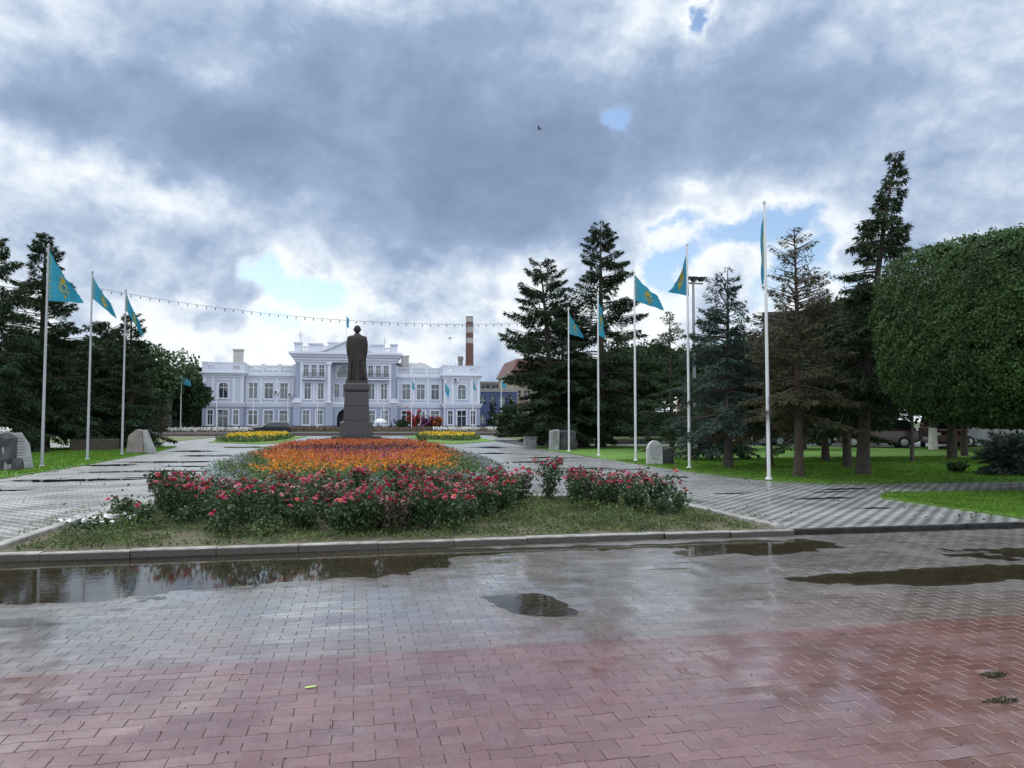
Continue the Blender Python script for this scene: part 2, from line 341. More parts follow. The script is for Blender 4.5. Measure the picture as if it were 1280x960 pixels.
def build_pavers():
    L, W = .225, .1125
    rows = np.arange(math.floor(PV0 / W), math.ceil(PV1 / W)); cols = np.arange(math.floor(PU0 / L), math.ceil(PU1 / L))
    rr, cc = np.meshgrid(rows, cols, indexing='ij'); rr = rr.ravel(); cc = cc.ravel(); n = len(rr)
    x0 = cc * L + (rr % 2) * L / 2; y0 = rr * W
    def wave(x, j):                                   # shared wavy line number j
        p = ((x / L + (j % 2) * .5 + .25) % 1.0)
        return .0085 * np.where(p < .78, -1 + 2 * p / .78, 1 - 2 * (p - .78) / .22)
    ts = np.array([0, .16, .34, .5, .56, .68, .84, 1.0]); K = len(ts)
    jit = rng.normal(0, .0007, n); tx = rng.normal(0, .003, n); ty = rng.normal(0, .003, n); yaw = rng.normal(0, .006, n)
    def ring(inset, dz):
        out = []
        for side in (0, 1):
            tt = ts if side == 0 else ts[::-1]
            for t_ in tt:
                xw = x0 + t_ * L; xx = x0 + inset + t_ * (L - 2 * inset)
                yy = (y0 + inset + wave(xw, rr)) if side == 0 else (y0 + W - inset + wave(xw, rr + 1))
                lx = xx - x0 - L / 2; ly = yy - y0 - W / 2
                X = x0 + L / 2 + lx - yaw * ly; Y = y0 + W / 2 + ly + yaw * lx
                out.append(np.stack([X, Y, hfield(X, Y) + jit + tx * lx + ty * ly + dz], 1))
        return np.stack(out, 1)                       # n, 2K, 3
    A = ring(.0021, -.016); B = ring(.0021, -.0016); D = ring(.0040, 0)
    v = np.concatenate([A, B, D], 1); N2 = 2 * K; base = (np.arange(n) * 3 * N2)[:, None]
    fl = []
    for r_ in (0, 1):
        for k in range(N2):
            a0 = r_ * N2 + k; b0 = r_ * N2 + (k + 1) % N2; fl.append([a0, b0, b0 + N2, a0 + N2])
    for k in range(K - 1): fl.append([2 * N2 + k, 2 * N2 + k + 1, 2 * N2 + N2 - 2 - k, 2 * N2 + N2 - 1 - k])
    f = (base[:, :, None] + np.array(fl)[None]).reshape(-1, 4)
    # a brick here and there is missing its corner level: keep inside the plaza
    keep = (y0 + W + .012 < PV1 + .06)
    kf = np.repeat(keep, len(fl)); 
    o = np_mesh('plaza_pavers', v.reshape(-1, 3), f[kf], M_plaza)
    tag(o, kind='structure')
    # bedding sand under the joints
    gx = np.arange(PU0 - .3, PU1 + .3, .06); gy = np.arange(PV0 - .3, PV1 + .17, .06); gy[-1] = PV1 + .16
    X, Y = np.meshgrid(gx, gy, indexing='ij'); Z = hfield(X, Y) - .0058
    nx, ny = X.shape; idx = np.arange(nx * ny).reshape(nx, ny)
    f = np.stack([idx[:-1, :-1], idx[1:, :-1], idx[1:, 1:], idx[:-1, 1:]], -1).reshape(-1, 4)
    o = np_mesh('joint_sand', np.stack([X, Y, Z], -1).reshape(-1, 3), f, mat('wet_joint_sand', (.06, .052, .045), .28, .5, 9, .3, 60, hue=(.12, .11, .08)), smooth=True); tag(o, kind='structure')
build_pavers()
b = MB(); zz = PL + .004
for x0, x1, y0, y1 in ((-90, PU0 - .25, -60, KV), (PU1 + .25, 90, -60, KV), (PU0 - .25, PU1 + .25, -60, PV0 - .25)):
    b.add([(x0, y0, zz), (x1, y0, zz), (x1, y1, zz), (x0, y1, zz)], [(0, 1, 2, 3)])
tag(b.build('plaza', M_plaza_far), kind='structure')

def water_mat(name, tint, rip=.25):
    m = bpy.data.materials.new(name); m.use_nodes = True; t = NT(m.node_tree); t.n.clear()
    out = t.new('ShaderNodeOutputMaterial'); geo = t.new('ShaderNodeNewGeometry')
    bn = t.new('ShaderNodeBump'); bn.inputs['Strength'].default_value = rip; bn.inputs['Distance'].default_value = .006
    nz = t.noise(t.vec('MULTIPLY', geo.outputs['Position'], (1, 1.6, 1)), 9, 3, .5, dist=.5); t.l.new(nz, bn.inputs['Height'])
    fr = t.new('ShaderNodeFresnel'); fr.inputs[0].default_value = 1.55; t.l.new(bn.outputs[0], fr.inputs['Normal'])
    gl = t.new('ShaderNodeBsdfGlossy'); gl.inputs['Roughness'].default_value = .015; t.l.new(bn.outputs[0], gl.inputs['Normal'])
    tr = t.new('ShaderNodeBsdfTransparent'); tr.inputs[0].default_value = (*tint, 1)
    ms = t.new('ShaderNodeMixShader'); t.l.new(fr.outputs[0], ms.inputs[0]); t.l.new(tr.outputs[0], ms.inputs[1]); t.l.new(gl.outputs[0], ms.inputs[2])
    t.l.new(ms.outputs[0], out.inputs[0]); return m
M_water = water_mat('rain_water', (.80, .77, .68), .10)
sheet('rain_puddle', [(PU0, PV0), (PU1, PV0), (PU1, PV1 + .12), (PU0, PV1 + .12)], PL - .0035, M_water)
# thin puddles standing on the boulevard
def puddle(cx, cy, rx, ry, seed, wob=.35):
    r_ = random.Random(seed); ph = [r_.uniform(0, 6.28) for _ in range(9)]; poly = []
    for k in range(90):
        a = 2 * PI * k / 90
        q = 1 + wob * sum(math.sin((i + 2) * a + ph[i]) / (1 + .42 * i) for i in range(9)) * .62
        poly.append((cx + rx * math.cos(a) * max(q, .15), cy + ry * math.sin(a) * max(q, .15)))
    sheet('rain_puddle', poly, .005, M_wat2)
M_wat2 = water_mat('shallow_rain_water', (.42, .42, .40), .04)
for i, q in enumerate([(-6.6, 26.5, 1.9, .75), (-7.6, 22.9, 1.7, .8), (-5.9, 23.6, .8, .35), (-8.8, 30.5, 1.4, .7), (-7.2, 32.5, 2.2, 1.0), (-5.6, 29.2, 1.1, .6), (-8.3, 19.9, 1.0, .45), (-6.5, 38, 2.0, 1.2), (-8.6, 44, 1.5, 1.6), (-6.5, 50, 2, 2),
                       (7.4, 25.2, 1.5, .42), (8.9, 24.2, .7, .3), (6.9, 29.7, 1.3, .7), (8.4, 33, 1.2, .9), (9.0, 20.8, .7, .35), (6.6, 38, 1.2, 1.3), (8, 47, 1.6, 2.0), (11.4, 16.3, .9, .22), (9.6, 14.4, .8, .22), (10.6, 15.7, .7, .14), (8.2, 15.8, .6, .16), (9.4, 12.6, .55, .12), (0, 60, 3, 1.2), (3.5, 70, 2, 2)]):
    puddle(q[0], q[1], q[2] * .75, q[3] * .7, seed=i + 3)

# kerbs
def stain_kerb(m):
    t = NT(m.node_tree); b = next(n for n in t.n if n.type == 'BSDF_PRINCIPLED'); src = b.inputs['Base Color'].links[0].from_socket
    geo = t.new('ShaderNodeNewGeometry'); sp = t.new('ShaderNodeSeparateXYZ'); t.l.new(geo.outputs['Position'], sp.inputs[0])
    z = t.math('ADD', sp.outputs[2], t.math('MULTIPLY', t.math('SUBTRACT', t.noise(geo.outputs['Position'], 4, 4, .6), .5), .03))
    t.l.new(t.mix(t.mapr(z, .004, -.010), src, (.05, .04, .032)), b.inputs['Base Color']); t.l.new(t.mapr(z, .004, -.010, .62, .3), b.inputs['Roughness'])
stain_kerb(M_kerb)                                     # mud line left by standing water on the front kerb
def kerb_run(name, pts, wd, z0, z1, m=M_kerb, seg=1.0, seed=1, label=None, cat=None, gapc=.008):
    r_ = random.Random(seed); b = MB()
    for (x0, y0), (x1, y1) in zip(pts[:-1], pts[1:]):
        d = math.hypot(x1 - x0, y1 - y0); n = max(1, round(d / seg)); ang = math.atan2(y1 - y0, x1 - x0)
        for k in range(n):
            s0, s1 = d * k / n + gapc / 2, d * (k + 1) / n - gapc / 2
            M = Matrix.Translation((x0, y0, 0)) @ Matrix.Rotation(ang + r_.uniform(-.004, .004), 4, 'Z')
            dz = r_.uniform(-.006, .006); ch = .014
            poly = [(-wd / 2, z0), (wd / 2, z0), (wd / 2, z1 + dz - ch), (wd / 2 - ch, z1 + dz), (-wd / 2 + ch, z1 + dz), (-wd / 2, z1 + dz - ch)]
            o = [(s, p, q) for s in (s0, s1) for p, q in poly]; o = [M @ Vector(q) for q in o]
            b.add(o, [(5, 4, 3, 2, 1, 0), (6, 7, 8, 9, 10, 11)] + [(i, (i + 1) % 6, 6 + (i + 1) % 6, 6 + i) for i in range(6)])
    return tag(b.build(name, m), kind='structure')
kerb_run('kerb', [(-4.75, KV - .085), (6.35, KV - .03)], .15, PL - .2, .008, seed=2)
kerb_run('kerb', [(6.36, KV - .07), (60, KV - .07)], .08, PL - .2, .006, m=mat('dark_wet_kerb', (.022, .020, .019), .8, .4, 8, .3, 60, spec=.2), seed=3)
kerb_run('kerb', [(-60, KV - .07), (-4.77, KV - .07)], .14, PL - .2, .014, seed=4)
kerb_run('kerb', [(-4.42, KV + .02), (-4.28, 15.62)], .16, -.1, .060, seed=5)
kerb_run('kerb', [(-4.2, 15.62), (5.95, 15.62)], .14, -.1, .06, seed=6)
kerb_run('kerb', [(6.02, 15.6), (6.25, KV + .05)], .15, -.1, .06, seed=7)
tag(MB().box(-4.34, 6.16, KV - .01, 15.55, -.2, .004).build('flower_bed_soil', M_soil), kind='structure')
# lawns
LAWN_R = [(13.2, 17.45), (11.9, 17.75), (11.0, 18.7), (10.6, 20.2), (10.4, 23), (10.35, 28), (10.4, 41), (10.7, 50), (17, 48.5), (30, 43), (70, 38), (70, 16.6), (30, 17.0)][::-1]
LAWN_R2 = [(10.75, 10.6), (60, 10.4), (60, 14.4), (16, 14.6), (11.4, 14.9), (10.75, 14.2)]
LAWN_L = [(-9.75, 17), (-9.7, 30), (-10.2, 43), (-11.0, 51), (-13, 51.5), (-17, 50), (-30, 47), (-40, 45), (-40, 17)][::-1]
for P in (LAWN_R, LAWN_R2, LAWN_L): sheet('lawn', P, .03, M_lawn, thick=.1)
def in_poly(x, y, P):
    ins = np.zeros(len(x), bool); n = len(P)
    for i in range(n):
        x0, y0 = P[i]; x1, y1 = P[(i + 1) % n]
        c = ((y0 > y) != (y1 > y)) & (x < (x1 - x0) * (y - y0) / ((y1 - y0) if y1 != y0 else 1e-9) + x0); ins ^= c
    return ins
M_grass = mat('grass_blades', (.075, .19, .014), .8, .3, 1.5, island=.45, trans=.4, hue=(.14, .27, .025))
def grass(P, xr, yr, n, h, label):
    x = rng.uniform(*xr, n); y = rng.uniform(*yr, n); k = in_poly(x, y, P); x, y = x[k], y[k]; n = len(x)
    c = np.stack([x, y, np.full(n, .028)], 1); a = unit(rng.normal(size=(n, 3)) * .35 + np.array([0, 0, 1.0])); bb = unit(np.cross(a, rnd_dirs(n)))
    v, f = kites(c, a, bb, rng.uniform(.6, 1.3, n) * h, np.full(n, .006) * (1 + y / 16), .35)
    tag(np_mesh('grass', v, f, M_grass), label, 'grass', kind='stuff')
grass(LAWN_R2, (10.6, 17), (10.4, 15), 26000, .055, 'short mown grass blades on the near triangle of lawn')
grass(LAWN_R, (10, 26), (16.8, 30), 60000, .06, 'short mown green grass blades under the spruces on the right lawn')
grass(LAWN_L, (-19, -9.5), (21, 52), 45000, .07, 'short mown green grass blades round the left flagpoles')
# side strips and flank beds near the road
for P in ([(-11.2, 62.5), (-6.8, 56.8), (-5.6, 60), (-5.2, 84), (-11.8, 84)], [(5.0, 84), (5.4, 58), (6.6, 53.5), (11.4, 62), (11.9, 84)], [(-32, 66), (-14.5, 62), (-14, 84), (-34, 84)], [(14.5, 84), (14.2, 60), (34, 58), (34, 84)]):
    sheet('lawn', P, .04, M_lawn if abs(P[0][0]) < 13 else mat('dry_turf', (.10, .12, .035), .9, .3, .6, .6, 60), thick=.12)
# dark granite edging on the near side of the road
tag(MB().box(-120, 120, 88.5, 89.0, -.1, .22).build('road_kerb', M_darkstone), kind='structure')
tag(MB().box(-120, 120, 111.0, 111.25, -.2, .10).build('road_kerb', M_kerb), kind='structure')
# ================================================================== THE WHITE PALACE-LIKE BUILDING
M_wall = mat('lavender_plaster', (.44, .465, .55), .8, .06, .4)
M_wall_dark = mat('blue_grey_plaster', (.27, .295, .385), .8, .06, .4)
M_trim = mat('white_plaster_trim', (.56, .58, .65), .7, .05, .5)
M_plinth = mat('dark_plinth', (.075, .08, .10), .7, .2, .5)
M_pane = glass_mat('window_glass', (.03, .045, .055), .08)
M_curtain = mat('curtained_glass', (.14, .165, .17), .25, .25, 1.2, spec=.7)
M_frame = mat('white_window_frame', (.56, .57, .62), .5, .03)
M_roof = mat('grey_sheet_roof', (.22, .23, .25), .45, .15, .5)
M_chim = mat('stained_plaster', (.42, .40, .38), .9, .2, 2)
M_shadowroom = mat('dark_interior', (.015, .015, .02), .9)
FV = 130.0; UC = -1.7
bld = empty('city_hall', (UC, FV, 0), 'long white and lavender two storey classical building behind the statue, with balustrades', 'building')
def loc(o): return o
def wall_holes(b, x0, x1, z0, z1, y0, y1, holes):
    """box wall split round rectangular holes (hx0,hx1,hz0,hz1)"""
    xs = sorted({x0, x1, *[h[0] for h in holes], *[h[1] for h in holes]}); zs = sorted({z0, z1, *[h[2] for h in holes], *[h[3] for h in holes]})
    for i in range(len(xs) - 1):
        run = None
        for j in range(len(zs) - 1):
            cx, cz = (xs[i] + xs[i + 1]) / 2, (zs[j] + zs[j + 1]) / 2
            hole = any(h[0] < cx < h[1] and h[2] < cz < h[3] for h in holes)
            if not hole and run is None: run = zs[j]
            if (hole or j == len(zs) - 2) and run is not None:
                b.box(xs[i], xs[i + 1], y0, y1, run, zs[j] if hole else zs[j + 1]); run = None
def arch_poly(cx, z0, hw, ztop, n=10):
    zs = ztop - hw
    return [(cx - hw, z0), (cx + hw, z0)] + [(cx + hw * math.cos(PI * k / n), zs + hw * math.sin(PI * k / n)) for k in range(n + 1)]
def window(x0, x1, z0, z1, y, kind=0, door=False, arched=False, surround=.16, cat='window'):
    """kind 0 dark glass, 1 curtained; y = facade plane; the glass sits 0.22 m back"""
    f = MB(); t = .075; yb = y + .10
    f.box(x0, x0 + t, y + .08, y + .24, z0, z1); f.box(x1 - t, x1, y + .08, y + .24, z0, z1); f.box(x0 + t, x1 - t, y + .08, y + .24, z1 - t, z1); f.box(x0 + t, x1 - t, y + .08, y + .24, z0, z0 + t)
    f.box((x0 + x1) / 2 - .035, (x0 + x1) / 2 + .035, y + .09, y + .23, z0 + t, z1 - t)
    if (z1 - z0) > 1.9: f.box(x0 + t, (x0 + x1) / 2 - .05, y + .10, y + .22, z0 + (z1 - z0) * .68, z0 + (z1 - z0) * .68 + .09); f.box((x0 + x1) / 2 + .05, x1 - t, y + .10, y + .22, z0 + (z1 - z0) * .68, z0 + (z1 - z0) * .68 + .09)
    if arched:
        hw = (x1 - x0) / 2; cx = (x0 + x1) / 2; n = 10; zs = z1 - hw     # plaster spandrels closing the corners of the opening
        for sgn in (-1, 1):
            poly = [(cx + sgn * hw, zs), (cx + sgn * hw, z1)] + [(cx + sgn * hw * math.cos(PI / 2 * (1 - k / n)), zs + hw * math.sin(PI / 2 * (1 - k / n))) for k in range(n)]
            f.prism(poly, 'y', y + .01, y + .07)
    fo = f.build('door' if door else 'window', M_frame, bld)
    g = MB(); g.box(x0 + t, x1 - t, y + .25, y + .28, z0 + t, z1 - t); g.build('pane', [M_pane, M_curtain][kind], fo)
    s = MB(); w_ = surround
    s.box(x0 - w_, x0 - .003, y - .07, y + .05, z0, z1 + w_); s.box(x1 + .003, x1 + w_, y - .07, y + .05, z0, z1 + w_); s.box(x0 - .003, x1 + .003, y - .07, y + .05, z1 + .003, z1 + w_)
    s.build('surround', M_trim, fo)
    if not door: MB().box(x0 - w_ - .06, x1 + w_ + .06, y - .15, y + .06, z0 - .14, z0 - .003).build('sill', M_trim, fo)
    return fo
def baluster_run(b, x0, x1, z0, z1, y, n):
    for k in range(n):
        cx = x0 + (k + .5) * (x1 - x0) / n
        b.lathe([(.05, z0), (.10, z0 + .25 * (z1 - z0)), (.045, z0 + .6 * (z1 - z0)), (.07, z1)], cx, y, 6)
walls = MB(); walls_d = MB(); trim = MB(); plinth = MB(); back = MB(); balus = MB()
BACK = 18
# ---- end pavilions
for sg in (-1, 1):
    def X(a): return a * sg
    def BX(b, a0, a1, *r): b.box(min(X(a0), X(a1)), max(X(a0), X(a1)), *r)
    p0, p1 = 16.1, 22.4; y = -.9; pc = (p0 + p1) / 2
    H = []
    def hole(c, hw, z0, z1): x0, x1 = sorted((X(c - hw), X(c + hw))); H.append((x0, x1, z0, z1)); return x0, x1
    wl = [hole(pc - 1.95, .42, 1.08, 3.45), hole(pc + 1.95, .42, 1.08, 3.45)]; wd = hole(pc, .80, .30, 3.5); wu = hole(pc, .72, 5.35, 7.85)
    xa, xb = sorted((X(p0), X(p1)))
    Hd = [h for h in H if h[3] < 4]; Hu = [h for h in H if h[3] > 4]
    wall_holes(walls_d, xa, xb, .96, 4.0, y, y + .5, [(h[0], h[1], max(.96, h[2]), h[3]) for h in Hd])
    wall_holes(walls, xa, xb, 4.0, 9.1, y, y + .5, Hu)
    wall_holes(plinth, xa - .08, xb + .08, 0, .96, y - .08, y + .5, [(Hd[2][0], Hd[2][1], .30, .96)])
    for q in wl: window(q[0], q[1], 1.08, 3.45, y, 0)
    window(wd[0], wd[1], .30, 3.5, y, 0, door=True); MB().box(wd[0] - .5, wd[1] + .5, y - 1.1, y - .09, 0, .28).build('door_step', M_chim, bld)
    window(wu[0], wu[1], 5.35, 7.85, y, 1 if sg > 0 else 0, arched=True)
    # side walls, side windows are hidden; back
    for xs_ in (xa, xb - .5): walls.box(xs_ + .002, xs_ + .498, y + .502, BACK, .96, 9.1)
    # mid cornice and top cornice, parapet with two small balustered openings
    for (z0, z1, pr_) in ((3.95, 4.2, .10), (4.2, 4.5, .25), (4.5, 4.62, .38), (8.75, 9.05, .10), (9.05, 9.35, .25), (9.35, 9.55, .50)):
        trim.box(xa - pr_, xb + pr_, y - pr_, y - .003, z0, z1); trim.box(xa - pr_, xa - .003, y - .003, BACK, z0, z1); trim.box(xb + .003, xb + pr_, y - .003, BACK, z0, z1)
    op = [(X(pc - 1.95) - .5, X(pc - 1.95) + .5, 9.95, 10.6), (X(pc + 1.95) - .5, X(pc + 1.95) + .5, 9.95, 10.6)]
    wall_holes(trim, xa - .1, xb + .1, 9.56, 11.0, y - .1, y + .3, op)
    for o_ in op: baluster_run(balus, o_[0], o_[1], o_[2], o_[3], y + .1, 3)
    for q in (xa - .1, xb - .2): trim.box(q, q + .3, y + .302, BACK, 9.56, 11.0)
    for q0, q1 in ((xa - .18, xa + .75), (xb - .75, xb + .18)): trim.box(q0, q1, y - .18, y + .4, 11.003, 11.2)
    trim.box(xa + .9, xb - .9, y - .14, y + .34, 11.003, 11.12)
    back.box(xa + .3, xb - .3, y + .35, BACK, 9.56, 9.8)
    # pilasters and recessed-look panels upstairs
    for c in (p0 + .3, p0 + 1.55, p1 - 1.55, p1 - .3): BX(trim, c - .22, c + .22, y - .10, y - .003, 4.65, 8.72)
    for c in (pc - 1.95, pc + 1.95):
        trim.box(X(c) - .42, X(c) + .42, y - .06, y - .003, 7.0, 7.16); trim.box(X(c) - .42, X(c) + .42, y - .06, y - .003, 8.2, 8.3)
    trim.box(X(pc) - .95, X(pc) + .95, y - .09, y - .003, 8.25, 8.42)
    # ---- wings with three bays
    q0, q1 = 8.1, 16.1; yw = 0
    H = []; cs = [9.9, 12.35, 14.8]
    for c in cs:
        hole(c, .70, 5.3, 7.9); hole(c, .74, 1.08, 3.43)
    xa, xb = sorted((X(q0), X(q1)))
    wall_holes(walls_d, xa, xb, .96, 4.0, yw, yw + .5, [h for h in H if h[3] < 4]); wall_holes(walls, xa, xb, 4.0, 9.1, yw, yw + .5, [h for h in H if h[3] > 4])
    plinth.box(xa, xb, yw - .08, yw + .5, 0, .958)
    for i, h in enumerate(H): window(*h, yw, kind=1 if (i * 5 + sg) % 3 else 0)
    for (z0, z1, pr_) in ((3.95, 4.2, .10), (4.2, 4.5, .22), (4.5, 4.6, .32), (8.75, 9.05, .10), (9.05, 9.4, .30)): trim.box(xa, xb, yw - pr_, yw - .003, z0, z1)
    for c in (8.55, 11.12, 13.57, 15.85): BX(trim, c - .16, c + .16, yw - .08, yw - .003, 4.62, 8.72)
    # balustrade
    trim.box(xa, xb, yw - .05, yw + .25, 9.42, 9.7); trim.box(xa, xb, yw - .05, yw + .25, 10.55, 10.75)
    piers = [8.3, 10.7, 13.3, 15.9]
    for c in piers: BX(trim, c - .3, c + .3, yw - .12, yw + .32, 9.42, 11.0)
    for a, b_ in zip(piers[:-1], piers[1:]):
        xx = sorted((X(a + .3), X(b_ - .3))); baluster_run(balus, xx[0], xx[1], 9.7, 10.55, yw + .1, 9)
    # hipped sheet roof behind the balustrade
    rb = MB(); za = 10.0; zt = 11.9 if sg > 0 else 11.2
    x0r, x1r = xa + .2, xb - .2
    hip = 2.5
    p = [(x0r, 1.2, za), (x1r, 1.2, za), (x1r, BACK, za), (x0r, BACK, za), (x0r + (0 if sg > 0 else hip), 5, zt), (x1r - (hip if sg > 0 else 0), 5, zt), (x1r - (hip if sg > 0 else 0), BACK - 4, zt), (x0r + (0 if sg > 0 else hip), BACK - 4, zt)]
    rb.add(p, [(0, 1, 5, 4), (1, 2, 6, 5), (2, 3, 7, 6), (3, 0, 4, 7), (4, 5, 6, 7)])
    rb.build('roof', M_roof, bld)
    walls.box(xa, xb, 1.0, 1.18, 9.1, 9.98)
# ---- centre block
xa, xb = -8.1, 8.1; y = -1.3
H = []; LW = []
for sg in (-1, 1):
    for c, hw, z0, z1, k in ((6.35, .55, 1.08, 3.45, 1), (4.2, .55, 1.08, 3.45, 1), (6.15, .52, 5.25, 7.95, 0), (4.1, .52, 5.25, 7.95, 0), (6.45, .42, 8.95, 10.9, 1), (5.2, .42, 8.95, 10.9, 1), (3.95, .42, 8.95, 10.9, 0)):
        x0, x1 = sorted((sg * (c - hw), sg * (c + hw))); H.append((x0, x1, z0, z1)); LW.append((x0, x1, z0, z1, k))
gate = (-1.45, 1.45, 0, 3.75)
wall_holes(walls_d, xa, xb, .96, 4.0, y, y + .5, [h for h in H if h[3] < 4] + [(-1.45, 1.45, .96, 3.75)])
rec = (-2.45, 2.45, 4.9, 11.35)                       # the recessed porch in the middle
wall_holes(walls, xa, xb, 4.0, 11.5, y, y + .5, [h for h in H if h[3] > 4] + [rec])
wall_holes(plinth, xa - .08, xb + .08, 0, .96, y - .08, y + .5, [(-1.45, 1.45, 0, .96)])
for q in LW: window(*q[:4], y, kind=q[4])
# porch: floor, back wall with three windows and a big fanlight, ceiling
pb = y + 2.0
Hr = [(-.6, .6, 5.2, 7.9), (-1.95, -1.15, 5.2, 7.9), (1.15, 1.95, 5.2, 7.9), (-1.6, 1.6, 8.9, 10.9)]
wall_holes(walls, -2.45, 2.45, 4.62, 11.5, pb, pb + .4, Hr)
for h in Hr: window(*h, pb, kind=0 if h[3] < 8 else 1, arched=h[3] > 8)
walls.box(-2.45, -2.4, y + .51, pb, 4.62, 11.5); walls.box(2.4, 2.45, y + .51, pb, 4.62, 11.5); walls.box(-2.4, 2.4, y + .51, pb, 4.5, 4.62); walls.box(-2.4, 2.4, y + .51, pb, 11.36, 11.5)
# vaulted gateway, closed by a dark arched gate
g = MB(); n = 12
for sg in (-1, 1):
    zs = 3.75 - 1.45
    poly = [(sg * 1.45, zs), (sg * 1.45, 3.75)] + [(sg * 1.45 * math.cos(PI / 2 * (1 - k / n)), zs + 1.45 * math.sin(PI / 2 * (1 - k / n))) for k in range(n)]
    walls_d.prism(poly, 'y', y + .01, y + .49)
gt = MB(); gt.prism(arch_poly(0, 0, 1.45, 3.75), 'y', y + 1.2, y + 1.3); gt.build('gate', M_shadowroom, bld)
for sg in (-1, 1): walls_d.box(*sorted((sg * 1.45, sg * 1.6)), y + .51, y + 1.3, 0, 3.75)
# cornices
for (z0, z1, pr_) in ((3.95, 4.2, .12), (4.2, 4.5, .28), (4.5, 4.62, .42), (11.35, 11.7, .12), (11.7, 12.2, .35), (12.2, 12.6, .70), (12.6, 12.95, 1.05)):
    trim.box(xa - pr_, xb + pr_, y - pr_, y - .003, z0, z1)
    if z0 > 5: trim.box(xa - pr_, xa - .003, y - .003, 14, z0, z1); trim.box(xb + .003, xb + pr_, y - .003, 14, z0, z1)
for q in (xa, xb - .4): walls.box(q + .002, q + .398, y + .502, 14, 9.0, 12.9)
back.box(xa + .4, xb - .4, y + .502, 14, 12.3, 12.7)
back.box(xa, xb, 13.5, 14, 4, 12.3)
# corner piers darker, giant columns and pilasters
for sg in (-1, 1):
    def BX(b, a0, a1, *r): b.box(min(sg * a0, sg * a1), max(sg * a0, sg * a1), *r)
    BX(walls_d, 7.45, 8.1, y - .12, y - .004, 4.66, 11.33)
    BX(walls_d, 7.2, 8.35, y - .45, y - .10, .96, 3.93); BX(trim, 7.1, 8.45, y - .75, y - .44, 4.66, 5.05); BX(trim, 7.3, 8.2, y - .70, y - .45, 5.06, 5.4)
    BX(plinth, 7.15, 8.4, y - .5, y - .09, 0, .955)
    trim.lathe([(.42, 4.66), (.42, 4.9), (.34, 5.0), (.30, 8), (.26, 10.7), (.36, 10.85), (.38, 11.0)], sg * 2.75, y - .55, 14)
    trim.lathe([(.42, 4.66), (.42, 4.9), (.34, 5.0), (.30, 8), (.26, 10.7), (.36, 10.85), (.38, 11.0)], sg * 1.0 * 2.75 * 1.0 + sg * 0.0, y - .55, 14) if False else None
    BX(walls_d, 2.1, 3.3, y - .75, y - .10, .96, 3.93); BX(plinth, 2.05, 3.35, y - .8, y - .09, 0, .955); BX(trim, 2.2, 3.25, y - .95, y - .10, 4.63, 4.655)
    BX(trim, 2.3, 3.2, y - .9, y - .13, 11.003, 11.33)
    for c in (7.15, 3.3): BX(trim, c - .2, c + .2, y - .09, y - .003, 4.66, 11.3)
    BX(trim, 5.0, 5.3, y - .09, y - .003, 4.66, 8.3)
    # balcony
    BX(trim, 3.4, 7.0, y - .95, y - .1, 8.45, 8.65)
    rl = MB(); x0, x1 = sorted((sg * 3.45, sg * 6.95))
    rl.box(x0, x1, y - .92, y - .86, 9.5, 9.57); rl.box(x0, x1, y - .92, y - .86, 8.75, 8.80)
    for k in range(24): cx = x0 + (k + .5) * (x1 - x0) / 24; rl.box(cx - .022, cx + .022, y - .91, y - .87, 8.66, 9.5)
    for xe in (x0, x1 - .05): rl.box(xe, xe + .05, y - .85, y - .1, 9.5, 9.56)
    rl.build('balcony_railing', mat('wrought_iron', (.09, .095, .12), .5), bld)
# porch balustrade
trim.box(-2.3, 2.3, y - .05, y + .15, 5.42, 5.55); baluster_run(balus, -2.3, 2.3, 4.62, 5.42, y + .05, 13)
# parapet of the centre
for sg in (-1, 1):
    def BX(b, a0, a1, *r): b.box(min(sg * a0, sg * a1), max(sg * a0, sg * a1), *r)
    BX(trim, 7.2, 8.3, y - .2, y + .8, 12.953, 14.3); BX(trim, 7.05, 8.45, y - .35, y + .95, 14.303, 14.55)
    BX(trim, 3.9, 6.0, y - .1, y + .5, 12.953, 14.2); BX(trim, 3.75, 6.15, y - .25, y + .65, 14.203, 14.45)
    BX(trim, 6.0, 7.2, y, y + .3, 12.953, 13.15); BX(trim, 6.0, 7.2, y, y + .3, 13.75, 13.92); x0, x1 = sorted((sg * 6.0, sg * 7.2)); baluster_run(balus, x0, x1, 13.15, 13.75, y + .15, 4)
    BX(trim, 2.9, 3.9, y, y + .3, 12.953, 13.15); BX(trim, 2.9, 3.9, y, y + .3, 13.85, 14.1); x0, x1 = sorted((sg * 2.9, sg * 3.9)); baluster_run(balus, x0, x1, 13.15, 13.85, y + .15, 3)
trim.box(-2.9, 2.9, y, y + .5, 12.953, 14.45); trim.box(-3.1, 3.1, y - .15, y + .65, 14.453, 14.7)
for k in (0,):
    trim.prism([(-4.0, 12.96), (4.0, 12.96), (0, 14.75)], 'y', y - .75, y - .02)
    trim.prism([(-4.6, 12.96), (-3.9, 12.96), (0, 14.72), (0, 15.0)], 'y', y - 1.05, y - .752); trim.prism([(4.6, 12.96), (3.9, 12.96), (0, 14.72), (0, 15.0)], 'y', y - 1.05, y - .752)
walls_d.build('lower_wall', M_wall_dark, bld); walls.build('upper_wall', M_wall, bld); tr_o = trim.build('cornices_and_trim', M_trim, bld); plinth.build('plinth', M_plinth, bld); balus.build('balusters', M_trim, bld, smooth=True); back.build('flat_roof', M_roof, bld)
